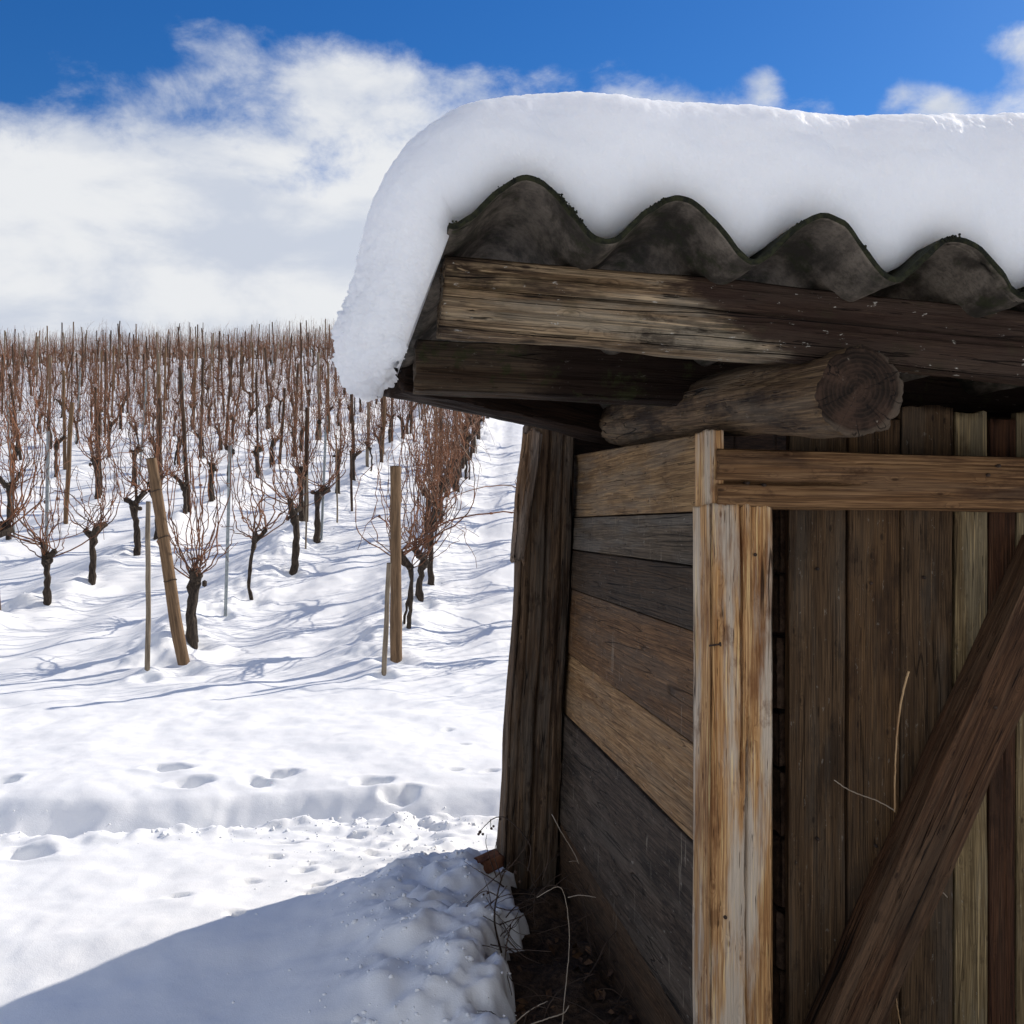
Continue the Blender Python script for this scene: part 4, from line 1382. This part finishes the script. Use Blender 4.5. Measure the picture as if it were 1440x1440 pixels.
ORD = ["zeroth", "first", "second", "third", "fourth", "fifth", "sixth", "seventh", "eighth", "ninth", "tenth", "eleventh", "twelfth", "thirteenth", "fourteenth", "fifteenth", "sixteenth", "seventeenth", "eighteenth", "nineteenth", "twentieth"]
rnd = random.Random(11)
spots = []
for i in range(-1, 19):
    X0 = ROW_X - ROW_GAP * (i - 1)
    y = 8.4 + rnd.uniform(0, .6)
    while y < 66:
        x = X0 + ROW_DRIFT * (y - 8) + rnd.uniform(-.06, .06)
        px = 720 + 1440 * x / y
        sp = rnd.uniform(1.05, 1.45) if i != 1 else rnd.uniform(.8, 1.05)
        if i <= 0:
            if y < 24: spots.append((y, x, i, px))
        elif -70 < px < 740 and not (i <= 2 and y > 44):
            spots.append((y, x, i, px))
        y += sp
spots.sort()
far_spots = []
nv = npole = 0
for (y, x, i, px) in spots:
    if any(math.hypot(x - a, y - b_) < .52 for a, b_ in taken):
        continue
    if i > 0:
        ord_ = ORD[i]
        where = "near the hill crest" if y > 40 else ("halfway up the slope" if y > 20 else "low on the slope")
        lab = "bare reddish grapevine in the %s row from the hut, %s" % (ord_, where)
        grp = "grapevines of the %s row, %s" % (ord_, where)
    else:
        lab = "bare reddish grapevine in a row behind the hut"; grp = "grapevines of the rows behind the hut"
    if nv < 285:
        add_vine(x, y, rnd.randrange(14) + (14 if y > 17 else 0), lab, grp, rnd.choice([0, math.pi]) + rnd.gauss(0, .35), rnd.uniform(.86, 1.12) if i != 1 else rnd.uniform(1.0, 1.2))
        nv += 1
    else:
        far_spots.append((x, y))
    if rnd.random() < 0.72:
        kind = rnd.choices(['post', 'stake', 'thin', 'metal'], [.40, .38, .12, .10])[0]
        L = {'post': rnd.choice([1.5, 1.7, 1.95]), 'stake': rnd.choice([1.25, 1.55, 1.85]), 'thin': rnd.choice([1.1, 1.3]), 'metal': 1.7}[kind]
        m = None if kind == 'metal' else rnd.choice([M_DPOLE, M_DPOLE, M_DPOLE, M_POLE, M_STAKE])
        cat = {'post': 'post', 'stake': 'stake', 'thin': 'stake', 'metal': 'stake'}[kind]
        word = {'post': 'round wooden post', 'stake': 'wooden vine stake', 'thin': 'thin short vine stake', 'metal': 'grey metal vine stake'}[kind]
        if i > 0:
            pl = "%s in the %s row from the hut, %s" % (word, ord_, where); pg = "%ss of the %s row, %s" % (word, ord_, where)
        else:
            pl = "%s in a row behind the hut" % word; pg = "%ss behind the hut" % word
        add_pole(x + rnd.uniform(-.06, .06), y + rnd.uniform(.08, .35), kind, L, pl, cat, pg, (rnd.gauss(0, .05), rnd.gauss(0, .05)), m, rnd.randrange(3),
                 {'post': 'vineyard_post', 'stake': 'vine_stake', 'thin': 'vine_stake', 'metal': 'metal_stake'}[kind])
        npole += 1
print("vines", nv, "far", len(far_spots), "poles", npole)
if far_spots:
    b = MB()
    for (x, y) in far_spots:
        tb, cb = vine_protos[14 + rnd.randrange(14)]
        a = rnd.uniform(0, 6.28); ca, sa = math.cos(a), math.sin(a)
        p = np.array([x, y, g1(x, y)])
        V = np.concatenate(cb.v); V = np.stack([V[:, 0] * ca - V[:, 1] * sa, V[:, 0] * sa + V[:, 1] * ca, V[:, 2]], -1)
        b.add(V + p, cb.f, 0)
        V = np.concatenate(tb.v)
        b.add(V + p, tb.f, 1)
    fo = b.build("far_vines", [M_CANE, M_TRUNK])
    tag(fo, "mass of bare vines along the hill crest against the sky", "grapevines", kind='stuff')

# long cane lying out over the snow beyond the first row
# ------------------------------------------------------------------ small plants by the hut
def stems(name, lines, mat, label, cat, berries=(), group=None, m=5):
    b = MB()
    base = np.array(lines[0][0][0])
    for pts, r0, r1 in lines:
        pts = np.array(pts)
        # resample smoothly
        n = len(pts); q = np.linspace(0, n - 1, n * 7)
        P = np.stack([np.interp(q, np.arange(n), pts[:, k]) for k in range(3)], -1)
        for k in range(3): P[:, k] = smooth(P[:, k], 14)
        P[1:-1] += np.random.RandomState(len(b.v)).normal(0, .0003, P[1:-1].shape)
        V, F = tube(P - base, np.linspace(r0, r1, len(P)), m)
        b.add(V, F)
    for (p, r) in berries:
        b.add(ico_v * r + np.array(p) - base, ico_f)
    o = b.build(name, mat, loc=tuple(base))
    return tag(o, label, cat, group)


def W(px, py, c):
    return tuple(Pd(px, py, c))


stems("weed_stalk", [([W(705, 1340, 2.72), W(692, 1290, 2.74), W(706, 1230, 2.76), W(718, 1212, 2.78)], .0030, .0016),
                     ([W(700, 1260, 2.75), W(680, 1250, 2.76), W(655, 1275, 2.78)], .0018, .001),
                     ([W(709, 1222, 2.77), W(690, 1240, 2.80), W(657, 1270, 2.84)], .0018, .001),
                     ([W(696, 1275, 2.74), W(720, 1282, 2.72), W(755, 1268, 2.70)], .0018, .001),
                     ([W(703, 1300, 2.74), W(730, 1290, 2.70), W(752, 1280, 2.68)], .0018, .001),
                     ([W(706, 1296, 2.74), W(722, 1325, 2.70), W(736, 1335, 2.66)], .0016, .001),
                     ([W(690, 1300, 2.74), W(688, 1340, 2.72)], .0016, .001)], M_DARKSTEM,
      "dark branching weed with berries on the snow bank by the wall", "weed",
      berries=[(W(657, 1276, 2.80), .005), (W(662, 1278, 2.80), .004), (W(686, 1256, 2.80), .004), (W(688, 1294, 2.74), .005), (W(725, 1227, 2.76), .005), (W(731, 1240, 2.74), .004), (W(752, 1268, 2.7), .004), (W(680, 1258, 2.8), .0035)])
stems("weed_stalk", [([W(742, 1225, 2.95), W(750, 1192, 2.95), W(730, 1165, 2.97), W(708, 1146, 3.0), W(690, 1152, 3.02), W(676, 1168, 3.02)], .0026, .0012),
                     ([W(690, 1152, 3.02), W(690, 1163, 3.02)], .0012, .0008)], M_DARKSTEM,
      "thin drooping berry stalk hanging at the foot of the corner post", "weed",
      berries=[(W(675, 1170, 3.02), .0055), (W(679, 1173, 3.02), .0045), (W(673, 1173, 3.02), .0045), (W(691, 1165, 3.02), .0045), (W(694, 1162, 3.02), .004), (W(703, 1152, 3.0), .0045)])
stems("dry_stem", [([W(790, 1445, 2.3), W(795, 1390, 2.36), W(802, 1330, 2.42), W(799, 1280, 2.47), W(791, 1247, 2.5), W(780, 1247, 2.52), W(755, 1262, 2.56)], .0014, .0009),
                   ([W(799, 1262, 2.46), W(815, 1258, 2.42), W(838, 1262, 2.38)], .0011, .0007)], M_PALESTEM,
      "pale arching dry stem in front of the side wall", "dry stem")
stems("dry_stem", [([W(735, 1445, 2.25), W(770, 1432, 2.25), W(795, 1425, 2.26), W(800, 1414, 2.27)], .0018, .0011),
                   ([W(722, 1440, 2.3), W(745, 1420, 2.3), W(770, 1408, 2.3)], .0014, .0008)], M_PALESTEM,
      "pale dry stem lying low over the bare soil", "dry stem")
stems("dry_stem", [([W(776, 1145, 3.0), W(790, 1172, 2.95), W(806, 1196, 2.9), W(816, 1218, 2.86), W(811, 1210, 2.85), W(800, 1212, 2.85)], .0014, .0009)], M_PALESTEM,
      "short curled pale stem against the dark lower plank", "dry stem")
stems("dry_stem", [([W(712, 1320, 2.6), W(735, 1345, 2.58), W(760, 1355, 2.55)], .002, .001), ([W(718, 1300, 2.62), W(708, 1350, 2.55), W(720, 1400, 2.5)], .002, .001),
                   ([W(690, 1328, 2.65), W(720, 1335, 2.6), W(775, 1338, 2.5)], .0018, .001), ([W(688, 1378, 2.5), W(692, 1400, 2.48), W(688, 1412, 2.48)], .002, .001)], M_DARKSTEM,
      "tangled dark stems at the edge of the bare soil", "dry stem")
stems("straw_stem", [([W(1258, 1142, 1.99), W(1258, 1090, 1.985), W(1262, 1020, 1.98), W(1270, 970, 1.975), W(1278, 944, 1.97)], .0016, .0026)], M_STRAW,
      "upright orange straw stalk caught behind the door brace", "straw")
stems("straw_stem", [([W(1258, 1140, 1.99), W(1235, 1126, 1.985), W(1205, 1116, 1.98), W(1188, 1108, 1.975), W(1173, 1097, 1.97)], .0015, .0010)], M_PALESTEM,
      "thin pale curved stalk sticking out left of the brace", "straw")
stems("straw_stem", [([W(1332, 1262, 1.99), W(1323, 1252, 1.975), W(1314, 1243, 1.97)], .0015, .0012)], M_PALESTEM,
      "short pale splinter right of the door brace", "straw")
stems("straw_stem", [([W(1268, 1450, 1.99), W(1262, 1420, 1.98), W(1260, 1398, 1.98), W(1259, 1376, 1.985)], .0018, .0012)], M_STRAW,
      "lowest straw stalk below the brace near the picture edge", "straw")
# red brick piece by the corner post
bp = Pd(690, 1214, 3.16)
V, F = timber(0.07, 0.06, 0.05, npf=10, nl=14, rough=.004, warp=.014, bevel=.014, seed=900, gf=50, endrough=.01)
bo = place("brick_fragment", (V, F), M_BRICK, bp - np.array([0.03, 0, 0.01]), EX * .9 + ED * .3 + UP * .25, parent=None)
bo.location = tuple(bp - np.array([0.03, 0, 0.01]))
tag(bo, "broken red brick piece poking from snow by the corner post", "brick")
x0, y0 = hit(645, 745)
stems("vine_shoot", [([tuple(np.array((x0 - .02, y0, g1(x0, y0) + .05))), tuple(ray(672, 752) * y0 * .99), tuple(ray(692, 775) * y0 * .98), tuple(ray(708, 802) * y0 * .975)], .003, .0018)], M_CANE,
      "long thin shoot reaching out over the snow from the first row", "vine shoot")

# thicket of dead twigs and leaves at the foot of the wall
rs = np.random.RandomState(77)
lines = []
for i in range(34):
    u = rs.uniform(.22, .62); c = rs.uniform(2.0, 3.05)
    p = hut(u, c, -1.2 + .04 * rs.rand())
    pts = [tuple(p)]
    dv = np.array([rs.normal(-.3, .6), rs.normal(0, .5), rs.uniform(.3, 1.2)]); dv /= np.linalg.norm(dv)
    ln = rs.uniform(.08, .30)
    for k in range(4):
        p = p + dv * ln / 4; pts.append(tuple(p)); dv = dv + rs.normal(0, .35, 3) + np.array([0, 0, -.25]); dv /= np.linalg.norm(dv)
    lines.append((pts, rs.uniform(.0012, .0028), .0007))
for i in range(30):
    p0_ = np.array(Pd(rs.uniform(665, 770), rs.uniform(1225, 1350), 2.72 + rs.uniform(-.12, .12)))
    dv = np.array([rs.normal(0, .8), rs.normal(0, .4), rs.normal(.35, .6)]); dv /= np.linalg.norm(dv)
    ln = rs.uniform(.06, .22); pts = [tuple(p0_)]; p = p0_.copy()
    for k in range(4):
        p = p + dv * ln / 4; pts.append(tuple(p)); dv = dv + rs.normal(0, .35, 3); dv /= np.linalg.norm(dv)
    lines.append((pts, rs.uniform(.0010, .0020), .0006))
tw = stems("twig_thicket", lines, M_DARKSTEM, "low thicket of dead dark twigs on the bare soil by the wall", "twigs")
tw['kind'] = 'stuff'
b = MB()
for i in range(420):
    u = rs.uniform(.18, .66); c = rs.uniform(1.6, 3.2)
    zz = -1.225 + rs.uniform(0, .035)
    r = rs.uniform(.008, .024)
    a = rs.uniform(0, 6.28); tl_ = rs.normal(0, .5, 2)
    q4 = np.array([(-1, -.1, 0), (-.2, -.5, .12), (1, 0, -.05), (.1, .5, .18)]) * r
    M = np.array(Matrix.Rotation(a, 3, 'Z') @ Matrix.Rotation(tl_[0], 3, 'X') @ Matrix.Rotation(tl_[1], 3, 'Y'))
    b.add(q4 @ M.T + hut(u, c, zz), [(0, 1, 2), (0, 2, 3)])
lf = b.build("leaf_litter", simple_mat("dead_leaf", (0.05, 0.024, 0.012), (0.16, 0.085, 0.04), 40, 0.8))
tag(lf, "brown dead leaves scattered over the bare soil by the wall", "leaves", kind='stuff')
# rusty nail heads
nail_px = [(1052, 679, 1.922), (1075, 682, 1.922), (1405, 655, 1.922), (1390, 668, 1.922), (1020, 1290, 1.926), (1062, 780, 1.926), (1150, 800, 2.02), (1225, 820, 2.02), (1300, 812, 2.02), (1150, 1180, 2.02), (1232, 1190, 2.02), (1400, 995, 1.943)]
for (px_, py_, c_) in nail_px:
    b = MB(); p = Pd(px_, py_, c_) - HO
    V, F = tube([p + ED * .02, p - ED * .0022], [.0038, .0034], 8); b.add(V, F)
    b.build("nail", M_IRON, hut_o)
